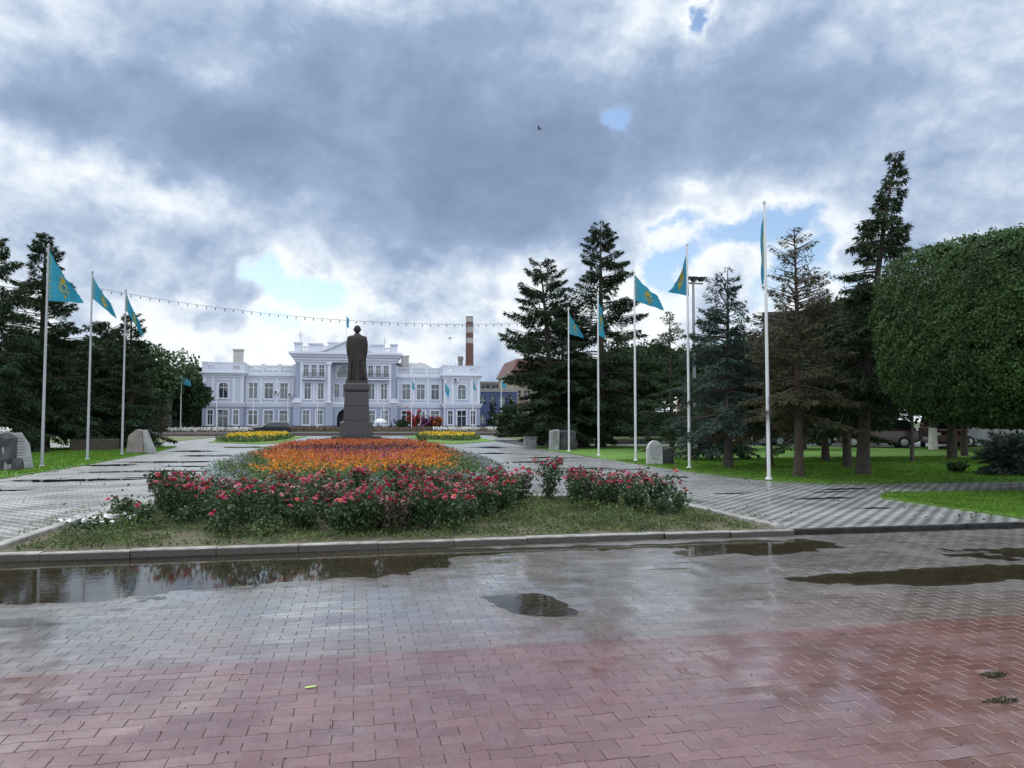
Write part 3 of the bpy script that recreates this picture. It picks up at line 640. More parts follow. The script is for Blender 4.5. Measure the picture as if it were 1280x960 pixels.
# chimneys, masts, air conditioners, downpipes
def chim(x, y, w_, z0, z1):
    MB().frus(x, y, z0, z1 - .25, w_ * .92, w_ * .7, w_, w_ * .75).frus(x, y, z1 - .247, z1, w_ * 1.15, w_ * .9, w_ * 1.15, w_ * .9).build('chimney', M_chim, bld)
chim(-17.6, 3, .75, 9.8, 13.6); chim(9.9, 4, .65, 10.6, 13.1); chim(13.0, 9, .3, 10.6, 12.3)
for x, y, z0, z1 in ((-7.7, 3, 12.7, 17.0), (3.2, 4, 12.7, 17.2), (6.4, 5, 12.7, 16.2)):
    b = MB(); b.tube([(x, y, z0), (x, y, z1)], .035, 6); b.tube([(x - .5, y, z1 - .5), (x + .5, y, z1 - .5)], .02, 5); b.tube([(x - .35, y, z1 - .9), (x + .35, y, z1 - .9)], .02, 5)
    b.build('antenna', mat('dull_steel', (.18, .19, .2), .5, metallic=.3), bld)
for x, z in ((-11.15, 6.4), (12.9, 3.0), (-9.0, 6.0), (18.2, 8.7)):
    yy = -.003 if abs(x) < 16 else -.95
    b = MB(); b.box(x - .42, x + .42, yy - .35, yy - .01, z - .3, z + .3); o = b.build('air_conditioner', mat('ac_white', (.55, .56, .58), .5), bld, bevel=.03)
    MB().lathe([(.22, 0), (.22, .02)], 0, 0, 14).build('fan_grille', mat('black_plastic', (.03, .03, .03), .5), o)
    gr = o.children[0]; gr.location = (x - .1, yy - .352, z); gr.rotation_euler = (R(90), 0, 0)
for x in (-15.95, -8.25, 8.25, 15.95): MB().tube([(x, -.12, .3), (x, -.12, 9.0)], .06, 6).build('downpipe', mat('pipe_grey', (.36, .38, .46), .5), bld)
# stepping roof mast flag
mast = MB().tube([(-.1, 1, 12.7), (-.1, 1, 19.4)], .05, 6).build('roof_flag_mast', M_frame, bld)
b = MB(); b.add([(-.05, 1, 19.3), (.35, 1.1, 18.9), (.30, 1.05, 17.3), (-.05, 1, 17.5)], [(0, 1, 2, 3)]); b.build('flag_cloth', mat('far_flag_cloth', (.05, .27, .36), .8), mast)

# ================================================================== things round and behind it
M_red = mat('brick_red_band', (.14, .06, .055), .8, .2, .12); M_whiteb = mat('pale_band', (.36, .33, .32), .8, .2, .12); M_conc = mat('sooty_concrete', (.18, .17, .16), .9, .3, .3)
st = empty('factory_chimney', (58.4, 400, 0), 'tall red and white banded factory chimney rising behind the right end of the white building', 'chimney')
zs = [0, 20, 29, 38, 45, 51, 55, 57.3, 59.5]; cs_ = [M_conc, M_conc, M_conc, M_red, M_whiteb, M_red, M_whiteb, M_conc]
zs = [0, 20, 33, 45, 48, 51, 54.3, 57, 59.4]; cs_ = [M_conc, M_conc, M_red, M_whiteb, M_red, M_red, M_red, M_whiteb]
cs_ = [M_conc, M_conc, M_red, M_whiteb, M_red, M_whiteb, M_red, M_whiteb]
def rad(z): return 2.45 - .55 * z / 59.4
for i in range(8):
    MB().lathe([(rad(zs[i]), zs[i] + .01), (rad(zs[i + 1]), zs[i + 1])], 0, 0, 24).build('band', cs_[i], st, smooth=True)
MB().lathe([(1.95, 54.3), (2.3, 54.6), (2.3, 54.9), (1.95, 55.2)], 0, 0, 20).build('gallery_ring', M_conc, st)
MB().lathe([(1.92, 59.41), (2.05, 59.6), (2.05, 60.0), (1.6, 60.05)], 0, 0, 20).build('rim', M_conc, st)
b = MB(); b.tube([(-2.4, -1.2, 5), (-1.9, -1.2, 59)], .09, 5); b.build('ladder', M_conc, st)
st.scale = (1, 1, .955)
s2 = empty('smokestack', (40.2, 300, 0), 'short dark steel smokestack with a cross arm left of the banded chimney', 'chimney')
MB().lathe([(1.05, 0), (.95, 26.4)], 0, 0, 14).build('shaft', M_conc, s2, smooth=True); MB().lathe([(1.15, 26.0), (1.15, 27.3), (.9, 27.4)], 0, 0, 14).build('cap', M_conc, s2)
MB().box(-2.0, 2.0, -.15, .15, 23.0, 23.3).box(-2.0, -1.85, -.15, .15, 22.2, 24.4).box(1.85, 2.0, -.15, .15, 22.2, 24.4).build('cross_arm', M_conc, s2)

def block(name, label, cat, x0, x1, y0, y1, z1, m, rows, cols, wz=(.55, 1.0), roof=None, pane=None, z0=0, gap=.35, side=False):
    o = empty(name, ((x0 + x1) / 2, y0, 0), label, cat); hw = (x1 - x0) / 2
    holes = []; fh = (z1 - z0) / rows; cw = 2 * hw / cols
    for r_ in range(rows):
        for c in range(cols): holes.append((-hw + cw * c + cw * gap / 2, -hw + cw * (c + 1) - cw * gap / 2, z0 + fh * r_ + fh * .30, z0 + fh * r_ + fh * .78))
    b = MB(); wall_holes(b, -hw, hw, 0, z1, 0, .4, holes); b.box(-hw, hw, .41, y1 - y0, 0, z1 - .05); b.build('wall', m, o)
    for i, h in enumerate(holes[:100]):
        f = MB(); f.box(h[0], h[1], .2, .26, (h[2] + h[3]) / 2 - .03, (h[2] + h[3]) / 2 + .03).box((h[0] + h[1]) / 2 - .04, (h[0] + h[1]) / 2 + .04, .19, .27, h[2], h[3]); fo = f.build('window', M_frame, o)
        MB().box(h[0], h[1], .30, .34, h[2], h[3]).build('pane', M_pane if i % 3 else M_curtain, fo)
    if roof: roof(o, hw, y1 - y0, z1)
    return o
def mansard(m):
    def f(o, hw, d, z):
        MB().frus(0, d / 2, z, z + 3.6, hw + .5, d / 2 + .5, hw - 1.2, d / 2 - 1.2).build('roof', m, o)
        MB().box(-hw - .6, hw + .6, -.6, d + .6, z - .35, z - .003).build('eaves', M_conc, o)
    return f
def flat(m):
    def f(o, hw, d, z): MB().box(-hw - .15, hw + .15, -.15, d + .15, z + .003, z + .6).build('parapet', m, o)
    return f
M_beige = mat('beige_plaster', (.26, .22, .17), .85, .12, .3)
block('apartment_building', 'beige building under a dark red mansard roof behind the two big spruces', 'building', 35.2, 60, 172, 190, 12.6, M_beige, 4, 11, roof=mansard(mat('dark_red_sheet_roof', (.10, .03, .03), .6, .2, .4)))
block('shop_building', 'low building with blue fascia to the right of the white building', 'building', 25.5, 34, 162, 172, 8.0, mat('blue_cladding', (.035, .055, .15), .5, .2, .3), 2, 4, roof=flat(mat('grey_parapet', (.23, .22, .21), .8)))
block('flat_roofed_building', 'distant grey flat roofed block peeking above the blue shop', 'building', 33, 52, 225, 240, 13.0, mat('dark_grey_panel', (.12, .11, .10), .8, .2, .2), 4, 6, roof=flat(M_conc))
ob = block('office_block', 'dark brown windowless slab rising over the trees between right hand spruces', 'building', 69, 88.5, 118, 145, 20.4, mat('dark_brown_cladding', (.055, .042, .048), .7, .12, .15), 1, 1, gap=.96, roof=flat(mat('dark_parapet', (.05, .04, .045), .7)))
ob.rotation_euler = (0, 0, R(-33))
block('brick_apartment_block', 'pinkish brick apartment block showing between the trees below the brown slab', 'building', 50, 66, 104, 114, 12.0, mat('pinkish_brick', (.33, .17, .13), .85, .2, .3), 4, 6, roof=flat(M_chim))
block('garage_building', 'pale low building far beyond the right hand trees', 'building', 96, 150, 84, 96, 6.0, mat('pale_render', (.42, .40, .36), .85, .15, .3), 2, 14, roof=flat(M_conc))
# ================================================================== STATUE
M_gran = mat('polished_dark_granite', (.026, .020, .020), .5, .2, 3, .05, 60, coat=.3)
M_bronze = mat('dark_bronze', (.024, .017, .015), .55, .25, 2.5, .2, 12, metallic=.35)
SV = 69.3
sp_ = empty('pedestal', (0, SV, 0), 'tall dark granite pedestal on a stepped base in the middle of the boulevard', 'pedestal')
MB().box(-2.75, 2.75, -2.75, 2.75, .002, .16).build('step', M_gran, sp_, bevel=.02)
MB().box(-2.1, 2.1, -2.1, 2.1, .163, .34).build('step', M_gran, sp_, bevel=.02)
MB().frus(0, 0, .343, 1.50, 1.42, 1.42, 1.40, 1.40).frus(0, 0, 1.503, 1.68, 1.40, 1.40, 1.16, 1.16).build('base_block', M_gran, sp_, bevel=.03)
MB().frus(0, 0, 1.683, 2.98, 1.12, 1.12, 1.07, 1.07).frus(0, 0, 2.995, 4.22, 1.07, 1.07, 1.02, 1.02).build('shaft', M_gran, sp_, bevel=.02)
MB().frus(0, 0, 4.223, 4.38, 1.03, 1.03, 1.10, 1.10).frus(0, 0, 4.383, 4.85, 1.11, 1.11, 1.11, 1.11).frus(0, 0, 4.853, 5.02, 1.09, 1.09, .98, .98).build('cap_block', M_gran, sp_, bevel=.03)
MB().frus(0, 0, 5.023, 5.27, .96, .96, .92, .92).build('plinth_block', M_bronze, sp_, bevel=.02)
stt = empty('statue', (0, SV, 5.272), 'dark bronze standing figure in a long robe, seen from behind on the pedestal', 'statue')
def loft(rings, n=48):
    b = MB(); v = []; f = []
    for (z, cx, cy, rx, ry, fold, ph) in rings:
        for k in range(n):
            a = 2 * PI * k / n
            q = 1 + fold * (math.sin(7 * a + ph) * .6 + math.sin(11 * a + 1.3 * ph) * .4 + .5 * math.sin(3 * a + ph))
            v.append((cx + rx * q * math.cos(a), cy + ry * q * math.sin(a), z))
    for i in range(len(rings) - 1):
        for k in range(n): f.append((i * n + k, i * n + (k + 1) % n, (i + 1) * n + (k + 1) % n, (i + 1) * n + k))
    f.append(tuple(range(n))[::-1]); f.append(tuple(range((len(rings) - 1) * n, len(rings) * n)))
    b.add(v, f); return b
rb = loft([(.02, .04, 0, .90, .62, .055, 0), (.35, .04, 0, .84, .58, .055, .1), (1.0, .02, .02, .78, .53, .05, .3), (1.7, 0, .02, .77, .50, .042, .6), (2.3, -.01, .0, .79, .48, .032, .9), (2.85, -.02, -.02, .82, .46, .02, 1.2),
           (3.3, -.02, -.03, .85, .44, .010, 1.5), (3.72, -.02, -.02, .86, .42, .005, 1.7), (3.90, -.02, 0, .80, .38, .003, 1.8), (3.98, -.01, 0, .64, .34, 0, 0), (4.04, 0, .02, .38, .28, 0, 0), (4.12, 0, .03, .22, .22, 0, 0)])
# sleeves bent in front of the chest (the far side), hands holding a book
for s_ in (-1, 1):
    rb.tube([(s_ * .62, 0, 3.62), (s_ * .66, .06, 3.0), (s_ * .60, .14, 2.45), (s_ * .52, .55, 2.35), (s_ * .22, .66, 2.55)], [.24, .23, .24, .20, .12], 14)
    for k in range(4): rb.tube([(s_ * .2, .70, 2.50 + k * .045), (s_ * .08, .76, 2.52 + k * .045), (s_ * -.02, .74, 2.53 + k * .045)], .03, 6)
    rb.tube([(s_ * .24, .62, 2.62), (s_ * .16, .72, 2.75)], .035, 6)
rb.lathe([(.17, 4.0), (.165, 4.26), (.22, 4.30), (.27, 4.40), (.29, 4.56), (.285, 4.70), (.24, 4.83), (.14, 4.91), (.03, 4.93)], 0, .04, 24)
# arms hanging under the mantle and the long folds down its back
for s_ in (-1, 1):
    rb.tube([(s_ * .72, -.06, 3.86), (s_ * .80, -.10, 3.2), (s_ * .77, -.12, 2.5), (s_ * .68, -.05, 1.9)], [.13, .16, .15, .09], 10)
for fx, z0_, z1_, r0_ in ((-.52, .1, 2.9, .075), (-.30, .05, 3.3, .06), (-.10, .05, 2.6, .05), (.16, .05, 3.2, .06), (.38, .05, 2.7, .07), (.58, .1, 2.2, .07)):
    rb.tube([(fx * .8, -.40, z1_), (fx, -.47 * (1 - .25 * fx * fx), (z0_ + z1_) / 2), (fx * 1.18, -.60 * (1 - .45 * fx * fx), z0_)], [.012, r0_, r0_ * 1.3], 8)
rb.tube([(0, .30, 4.62), (0, .40, 4.50), (0, .33, 4.45)], [.03, .06, .05], 8)      # nose
rb.tube([(-.08, .30, 4.38), (0, .34, 4.36), (.08, .30, 4.38)], .03, 6)
for s_ in (-1, 1): rb.tube([(s_ * .29, .04, 4.62), (s_ * .345, .02, 4.55), (s_ * .29, .05, 4.46)], .035, 8); rb.tube([(s_ * .1, .29, 4.60), (s_ * .17, .26, 4.60)], .03, 6); rb.tube([(s_ * .25, -.1, .05), (s_ * .28, .62, .08)], [.2, .14], 8)
body = rb.build('body', M_bronze, stt); rm = body.modifiers.new('remesh', 'REMESH'); rm.mode = 'VOXEL'; rm.voxel_size = .035; rm.use_smooth_shade = True
cr = loft([(3.92, 0, .0, .42, .34, 0, 0), (4.05, 0, .0, .33, .29, 0, 0), (4.16, 0, .0, .28, .26, 0, 0)], 24); cr.build('collar', M_bronze, stt)
# the coat's centre-back seam and slit
b = MB()
b.tube([(-.02, -.49, 3.7), (-.02, -.505, 2.3), (0, -.53, 1.4), (.03, -.60, .3)], [.018, .025, .03, .04], 6); b.build('back_seam', M_bronze, stt)
MB().box(-.22, .22, .72, .80, 2.42, 2.78).build('book', M_bronze, stt)
# ================================================================== FLAGPOLES
M_pole = mat('white_painted_pole', (.62, .62, .62), .4, .06, 2)
M_pole2 = mat('grey_weathered_pole', (.33, .335, .35), .45, .1, 2)
M_fblue = mat('sky_blue_cloth', (.030, .25, .37), .8, .08, 2, trans=.5)
M_fyel = mat('yellow_print', (.55, .42, .03), .8, .08, 2, trans=.35)
RV = Vector((math.cos(R(11.5)), -math.sin(R(11.5)), 0)); FVv = Vector((math.sin(R(11.5)), math.cos(R(11.5)), 0))
def flag_parts(par, HT, HB, FT, FB, wav=.06, nw=2.5, ph=0, small=False):
    """corners as (right, away, up) in metres from the pole axis"""
    P = [RV * q[0] + FVv * q[1] + Vector((0, 0, q[2])) for q in (HT, HB, FT, FB)]
    nrm = (P[2] - P[0]).cross(P[1] - P[0]); nrm = nrm.normalized() if nrm.length > 1e-5 else FVv
    def S(s, t):                                       # s 0..1 along the fly, t 0..1 from bottom to top
        b_ = P[1] * (1 - t) + P[0] * t; e_ = P[3] * (1 - t) + P[2] * t
        p = b_ * (1 - s) + e_ * s
        k = wav * s ** .6 * (math.sin(2 * PI * (nw * s + .35 * t) + ph) + .5 * math.sin(2 * PI * (nw * 1.7 * t + .8 * s) + ph * 2))
        sag = -.06 * math.sin(PI * s) * (P[2] - P[0]).length * t
        return p + nrm * k + Vector((0, 0, sag))
    n, m_ = (26, 14) if not small else (8, 5)
    v = [S(i / n, j / m_) for i in range(n + 1) for j in range(m_ + 1)]
    f = [(i * (m_ + 1) + j, (i + 1) * (m_ + 1) + j, (i + 1) * (m_ + 1) + j + 1, i * (m_ + 1) + j + 1) for i in range(n) for j in range(m_)]
    b = MB(); b.add(v, f); fl = b.build('flag', M_fblue, par, smooth=True)
    def decal(name, polys):
        b = MB()
        for poly in polys:
            for sg in (-.006, .006):
                c = (sum(q[0] for q in poly) / len(poly), sum(q[1] for q in poly) / len(poly))
                vv = [S(*c) + nrm * sg] + [S(q[0], q[1]) + nrm * sg for q in poly]; k = len(poly)
                b.add(vv, [(0, 1 + i, 1 + (i + 1) % k) for i in range(k)])
        b.build(name, M_fyel, fl)
    cx, cy, r_ = .52, .58, .17                          # aspect 2:1
    if small:
        decal('sun_emblem', [[(cx + r_ * .5 * math.cos(2 * PI * k / 10), cy + r_ * math.sin(2 * PI * k / 10)) for k in range(10)]]); return fl
    disc = [(cx + r_ * .5 * math.cos(2 * PI * k / 24), cy + r_ * math.sin(2 * PI * k / 24)) for k in range(24)]
    rays = []
    for k in range(32):
        a = 2 * PI * k / 32
        def q(rr, aa): return (cx + rr * .5 * math.cos(aa), cy + rr * math.sin(aa))
        rays.append([q(r_ * 1.12, a), q(r_ * 1.3, a - .05), q(r_ * 1.62, a), q(r_ * 1.3, a + .05)])
    decal('sun_emblem', [disc] + rays)
    wing = lambda s_: [(cx, .30), (cx + s_ * .05, .33), (cx + s_ * .12, .42), (cx + s_ * .165, .56), (cx + s_ * .15, .40), (cx + s_ * .11, .30), (cx + s_ * .05, .22), (cx, .20)]
    decal('eagle_emblem', [wing(-1), wing(1), [(cx - .02, .20), (cx + .02, .20), (cx + .03, .12), (cx - .03, .12)]])
    orn = []
    for k in range(9):
        y0 = .05 + k * .1
        orn.append([(.03, y0), (.065, y0 + .045), (.03, y0 + .09), (.045, y0 + .045)]); orn.append([(.10, y0), (.065, y0 + .045), (.10, y0 + .09), (.085, y0 + .045)])
    decal('ornament_band', orn)
    return fl
def flagpole(u, v, H, rad_, corners, label, group, lean=(0, 0), m=M_pole, small=False, **k):
    o = empty('flagpole', (u, v, 0), label, 'flagpole', group)
    MB().tube([(0, 0, 0), (lean[0] * .5, lean[1] * .5, H * .5), (lean[0], lean[1], H)], [rad_, rad_ * .85, rad_ * .6], 10 if not small else 6).build('pole', m, o, smooth=True)
    if not small:
        MB().lathe([(rad_ * 1.9, .03), (rad_ * 1.9, .07), (rad_ * 1.1, .10)], 0, 0, 12).build('base_collar', m, o)
        MB().lathe([(.02, H), (.045, H + .03), (.05, H + .07), (.01, H + .13)], lean[0], lean[1], 10).build('finial', m, o, smooth=True)
    if corners: flag_parts(o, *corners, small=small, **k)
    return o
GR, GL = 'flagpoles along the right side of the boulevard', 'flagpoles along the left side of the boulevard'
# corners: hoist top, hoist bottom, fly top, fly bottom
flagpole(11.0, 39.0, 7.5, .05, ((.03, 0, 7.35), (.03, 0, 6.25), (.50, .5, 6.75), (.82, .5, 6.1)), 'farthest flagpole on the right, its short flag blown right in front of the spruces', GR, ph=1)
flagpole(10.95, 33.8, 7.5, .05, ((.02, 0, 7.4), (.02, 0, 5.6), (.22, .25, 6.7), (.34, .3, 5.5)), 'second farthest right flagpole, its flag hanging limp against the tall spruce', GR, ph=2, nw=1.6)
flagpole(10.9, 28.9, 7.55, .05, ((.03, 0, 7.5), (.03, 0, 6.45), (1.0, .5, 6.75), (1.28, .5, 6.12)), 'right flagpole whose flag stands out widest, showing a yellow sun on sky', GR, ph=.4, wav=.04)
flagpole(10.95, 24.0, 7.55, .05, ((-.02, 0, 7.5), (.07, .05, 5.85), (-.12, .2, 6.7), (-.55, .4, 6.05)), 'right flagpole beside the floodlight mast, its flag drooping to the left', GR, ph=1.4, wav=.05, nw=1.2)
flagpole(11.0, 19.05, 7.6, .052, ((.0, 0, 7.55), (.06, .3, 5.65), (.05, .5, 7.0), (.14, .7, 5.45)), 'nearest right flagpole at the lawn edge, flag edge-on like a narrow strip', GR, ph=0, wav=.025, nw=1.2)
flagpole(-10.7, 29.4, 7.75, .052, ((.02, 0, 7.65), (.02, 0, 5.85), (.50, .6, 6.5), (.95, .6, 5.85)), 'nearest left flagpole by the big plaque boulder, broad flag in front of spruces', GL, ph=.8, m=M_pole2, wav=.07)
flagpole(-10.8, 34.3, 7.75, .052, ((.03, 0, 7.6), (.03, 0, 6.7), (.60, .4, 6.55), (.85, .4, 5.9)), 'middle left flagpole with a twisted flag slanting down to the right', GL, ph=1.7, m=M_pole2, wav=.05)
flagpole(-10.85, 39.2, 7.8, .052, ((.03, 0, 7.7), (.03, 0, 6.9), (.55, .4, 6.3), (.75, .3, 5.6)), 'farthest left flagpole, dull flag hanging steeply beside the low granite stone', GL, ph=2.2, m=M_pole2)
# slim poles in front of the building: most without a readable flag
GB = 'slim white poles in front of the white building'
base = [(-24.4, 'pale pole with a small turquoise flag left of the building', 1), (-19.6, None, 0), (-14.6, None, 0), (-9.8, None, 0), (-5.6, None, 0), (4.0, None, 0), (8.1, 'slim pole with a dark furled flag before the right wing', 2), (13.1, 'slim pole with a drooping turquoise flag before the right wing', 3), (17.4, 'slim pole with a dark flag before the right pavilion', 2), (21.8, 'pole with a small grey-green flag right of the building', 4)]
for u, lb, k in base:
    c = {0: None, 1: ((.04, 0, 7.9), (.04, 0, 6.95), (1.2, .2, 7.45), (1.3, .2, 6.6)), 2: ((.03, 0, 8.0), (.03, 0, 6.6), (.35, .1, 7.2), (.45, .1, 6.3)), 3: ((.03, 0, 7.6), (.03, 0, 6.2), (.7, .2, 6.5), (.55, .2, 5.1)), 4: ((.03, 0, 8.0), (.03, 0, 7.0), (.75, .2, 7.4), (.8, .2, 6.7))}[k]
    flagpole(u, 115.5, 8.1 if k else 7.2, .07, c, lb or 'slim white flagless pole before the building, %s of the ten poles from left' % ORD[[q[0] for q in base].index(u)], GB, small=True, wav=.04)
# ================================================================== TREES
M_bark = mat('dark_bark', (.060, .050, .042), .95, .35, 6, 1.0, 18)
M_bark3 = mat('brown_bark', (.065, .048, .036), .95, .35, 6, 1.0, 18)
M_bark2 = mat('greyish_bark', (.11, .092, .075), .95, .35, 6, 1.0, 18)
M_white_trunk = mat('whitewashed_trunk', (.60, .58, .54), .9, .12, 6, .3, 20)
def needle(name, c, hue): return mat(name, c, .75, .3, .9, island=.45, trans=.18, hue=hue, spec=.25)
N_dark = needle('dark_spruce_needles', (.020, .042, .018), (.036, .064, .026))
N_green = needle('green_spruce_needles', (.028, .058, .022), (.045, .085, .032))
N_blue = needle('blue_spruce_needles', (.032, .060, .045), (.060, .100, .080))
N_brown = needle('browning_spruce_needles', (.085, .066, .042), (.12, .105, .060))
N_mix = needle('olive_spruce_needles', (.070, .066, .036), (.10, .10, .050))
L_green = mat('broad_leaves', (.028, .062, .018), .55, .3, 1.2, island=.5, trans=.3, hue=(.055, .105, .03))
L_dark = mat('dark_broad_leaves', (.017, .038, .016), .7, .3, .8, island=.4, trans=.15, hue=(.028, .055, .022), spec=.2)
def conifer(u, v, H, Rb, label, needles=N_dark, seed=1, name='spruce_tree', z0=.12, lean=(0, 0), prof=.9, nb=None, dens=1.0, droop=.35, up=.25, trunk=.20, sparse_top=0.0, size=.30, low=None, group='spruce trees', topw=.04, offset=(0, 0), hang=.25, bark=M_bark, clump=0.0, dead=0.0, cat='tree'):
    r_ = np.random.default_rng(seed); o = empty(name, (u, v, 0), label, cat, group)
    nb = nb or int(H * 11)
    t = np.sort(r_.uniform(0, 1, nb)) ** .92; z = H * (z0 + (1 - z0) * t * .985)
    L = Rb * (topw + (1 - topw) * (1 - t) ** prof) * r_.uniform(.62, 1.10, nb)
    if clump: L *= 1 + clump * np.sin(t * 23 + seed) * np.sin(t * 9 + 2 * seed)
    az_ = r_.uniform(0, 2 * PI, nb)
    L *= 1 + offset[0] * np.cos(az_) + offset[1] * np.sin(az_)
    d = np.stack([np.cos(az_), np.sin(az_), np.zeros(nb)], 1)
    def axis(zz):
        q = (zz / H); return np.stack([lean[0] * q ** 1.5 + .04 * np.sin(3 * q + seed), lean[1] * q ** 1.5, zz], -1)
    upb = up * (t * 1.6 - .25) + r_.normal(0, .07, nb)
    def bp(i, s):                                      # point at s on branch i
        p = axis(z[i]) + d[i] * (L[i] * s)[:, None]
        p[:, 2] += L[i] * (upb[i] * s - droop * (1 - t[i]) * s ** 2 + .10 * s ** 3)
        return p
    # trunk
    zs = np.linspace(0, H * .985, 12); ax = axis(zs)
    MB().tube([tuple(p) for p in ax], [max(.012, trunk * (1 - q / H) ** .8 * (1.25 if k == 0 else 1)) for k, q in enumerate(zs)], 9).build('trunk', bark, o, smooth=True)
    # limbs
    S = 5; ss = np.linspace(0, .93, S); V = []; F = []
    ii = np.arange(nb)
    pts = np.stack([bp(ii, np.full(nb, s)) for s in ss], 1)       # nb,S,3
    rad_ = (.012 + .016 * L)[:, None] * np.linspace(1, .25, S)[None]
    side = np.stack([-d[:, 1], d[:, 0], np.zeros(nb)], 1); upv = np.array([0, 0, 1.0])
    offs = [side[:, None] * 1.0, (-.5 * side + .87 * upv)[:, None], (-.5 * side - .87 * upv)[:, None]]
    ring = np.stack([pts + of * rad_[..., None] for of in offs], 2)
    vi = np.arange(nb * S * 3).reshape(nb, S, 3)
    ff = np.stack([np.stack([vi[:, :-1, k], vi[:, :-1, (k + 1) % 3], vi[:, 1:, (k + 1) % 3], vi[:, 1:, k]], -1) for k in range(3)], 2).reshape(-1, 4)
    np_mesh('limbs', ring.reshape(-1, 3), ff, bark, o)
    # sprays of needles along twigs on both sides of every limb
    n_sp = (L * 105 * dens * (1 - sparse_top * t ** .7)).astype(int) + 6
    if dead: n_sp = np.where((r_.uniform(size=nb) < dead * (.02 + 1.3 * t)), (n_sp * .12).astype(int), n_sp)
    i = np.repeat(np.arange(nb), n_sp); n = len(i)
    s = r_.uniform(.08, 1.0, n) ** .75; sg = r_.choice([-1, 1], n)
    twig = L[i] * .36 * (1.08 - s) * r_.uniform(.0, 1.0, n) + .02
    p = bp(i, s); a = d[i] * .75 + side[i] * (sg * .75)[:, None]; a = unit(a)
    p = p + a * twig[:, None]; p[:, 2] -= hang * twig + r_.uniform(0, .05, n)
    hd = np.zeros((n, 3)); hd[:, 2] = -1
    k = r_.uniform(0, 1, n)[:, None]
    ax_ = unit(a + hd * (hang * 2.2 * k) + r_.normal(0, .28, (n, 3)))
    wdir = unit(np.cross(ax_, r_.normal(size=(n, 3)) * .6 + np.array([0, 0, 1.0])))
    ln = r_.uniform(.5, 1.1, n) * size * .92 * (.75 + .25 * (1 - t[i]))
    vv, f = kites(p, ax_, wdir, ln, ln * r_.uniform(.075, .14, n), .4)
    np_mesh('foliage', vv, f, needles, o)
    return o
GS = 'spruce trees'
# right group by the far boulder
conifer(11.9, 45.6, 11.6, 3.7, 'leaning spruce with bushy crown, left one of the two big dark spruces', N_dark, 11, lean=(-.9, 0), z0=.10, prof=.50, nb=170, dens=1.2, size=.42, droop=.30, trunk=.26, topw=.10, hang=.5)
conifer(14.9, 45.5, 14.4, 4.2, 'tallest dark spruce behind the limp flag, right one of the big pair', N_dark, 12, z0=.10, prof=.72, nb=185, dens=1.15, size=.42, droop=.28, trunk=.30, topw=.06, hang=.5)
conifer(13.5, 49.5, 8.8, 3.0, 'shorter dark spruce filling the gap behind the two big spruces', N_dark, 13, z0=.04, prof=.55, nb=110, size=.42, droop=.2, trunk=.2, hang=.5)
conifer(15.9, 37.0, 7.4, 1.9, 'narrow olive spruce with wispy top left of the floodlight mast', N_green, 14, z0=.10, prof=.6, nb=100, size=.32, trunk=.13, sparse_top=.5, hang=.4, droop=.2)
conifer(19.6, 38.5, 4.6, 2.4, 'low dense green conifer behind the narrow olive spruce', N_green, 15, z0=.06, prof=.45, nb=70, size=.36, trunk=.13)
conifer(15.3, 38.4, 1.5, 1.0, 'knee-high dark fir on the lawn behind the rounded plaque stone', N_blue, 16, z0=.02, nb=30, size=.2, trunk=.05, prof=.7)
conifer(12.45, 24.1, 6.9, 1.95, 'blue-green spruce with open top and heavy low boughs beside a flagpole', N_blue, 17, z0=.24, prof=.62, nb=130, dens=1.5, size=.25, droop=.34, up=.35, trunk=.15, sparse_top=.35, offset=(-.30, -.1), topw=.05, hang=.35)
conifer(14.4, 29.5, 3.7, 2.2, 'wide blue spruce with silvery boughs behind the flag with drooping cloth', N_blue, 18, z0=.12, prof=.5, nb=90, size=.28, trunk=.13, hang=.4)
conifer(12.3, 19.7, 7.25, 1.75, 'half bare spruce with browning lower boughs right of the nearest flagpole', N_mix, 19, z0=.24, prof=.60, nb=170, dens=2.0, size=.21, droop=.24, up=.42, trunk=.14, sparse_top=.75, dead=.30, topw=.05, hang=.4, bark=M_bark3)
conifer(14.2, 24.6, 5.0, 2.2, 'brown withered spruce with rusty needles behind the nearest flagpole', N_brown, 20, z0=.26, prof=.5, nb=110, dens=1.5, size=.25, droop=.3, trunk=.13, dead=.10, hang=.4, bark=M_bark3)
conifer(14.75, 20.3, 9.9, 1.75, 'very tall ragged dark spruce leaning right, highest tree on the right', N_dark, 21, z0=.24, lean=(1.35, -.2), prof=1.0, nb=210, dens=1.35, size=.27, droop=.45, up=.05, trunk=.19, clump=.35, topw=.14, hang=.75)
conifer(16.6, 23.6, 5.9, 2.4, 'broad dark spruce crowding behind the very tall ragged one', N_dark, 22, z0=.28, prof=.45, nb=120, dens=1.1, size=.30, droop=.3, trunk=.16, hang=.6)
conifer(18.4, 27.5, 6.4, 2.7, 'dark spruce with drooping skirt between ragged spruce and clipped tree', N_dark, 23, z0=.22, prof=.4, nb=110, dens=1.1, size=.32, trunk=.15, hang=.6)
conifer(19.9, 29.8, 6.8, 2.5, 'slim trunked dark spruce deep in the shade behind the ragged one', N_dark, 24, z0=.25, prof=.4, nb=100, size=.34, trunk=.12, hang=.6)
conifer(18.9, 19.4, 1.25, 1.15, 'low bushy blue spruce at the right edge of the lawn', N_blue, 25, z0=.01, prof=.40, nb=110, dens=2.4, size=.17, trunk=.05)
conifer(21.5, 41.5, 5.2, 2.4, 'thin trunked dark spruce on the far lawn behind blue spruces', N_dark, 26, z0=.24, prof=.45, nb=80, size=.36, trunk=.12, hang=.5)
conifer(25.0, 39.5, 6.0, 2.6, 'dark spruce on the far lawn behind the brown withered one', N_dark, 27, z0=.24, prof=.45, nb=90, size=.36, trunk=.13, hang=.5)
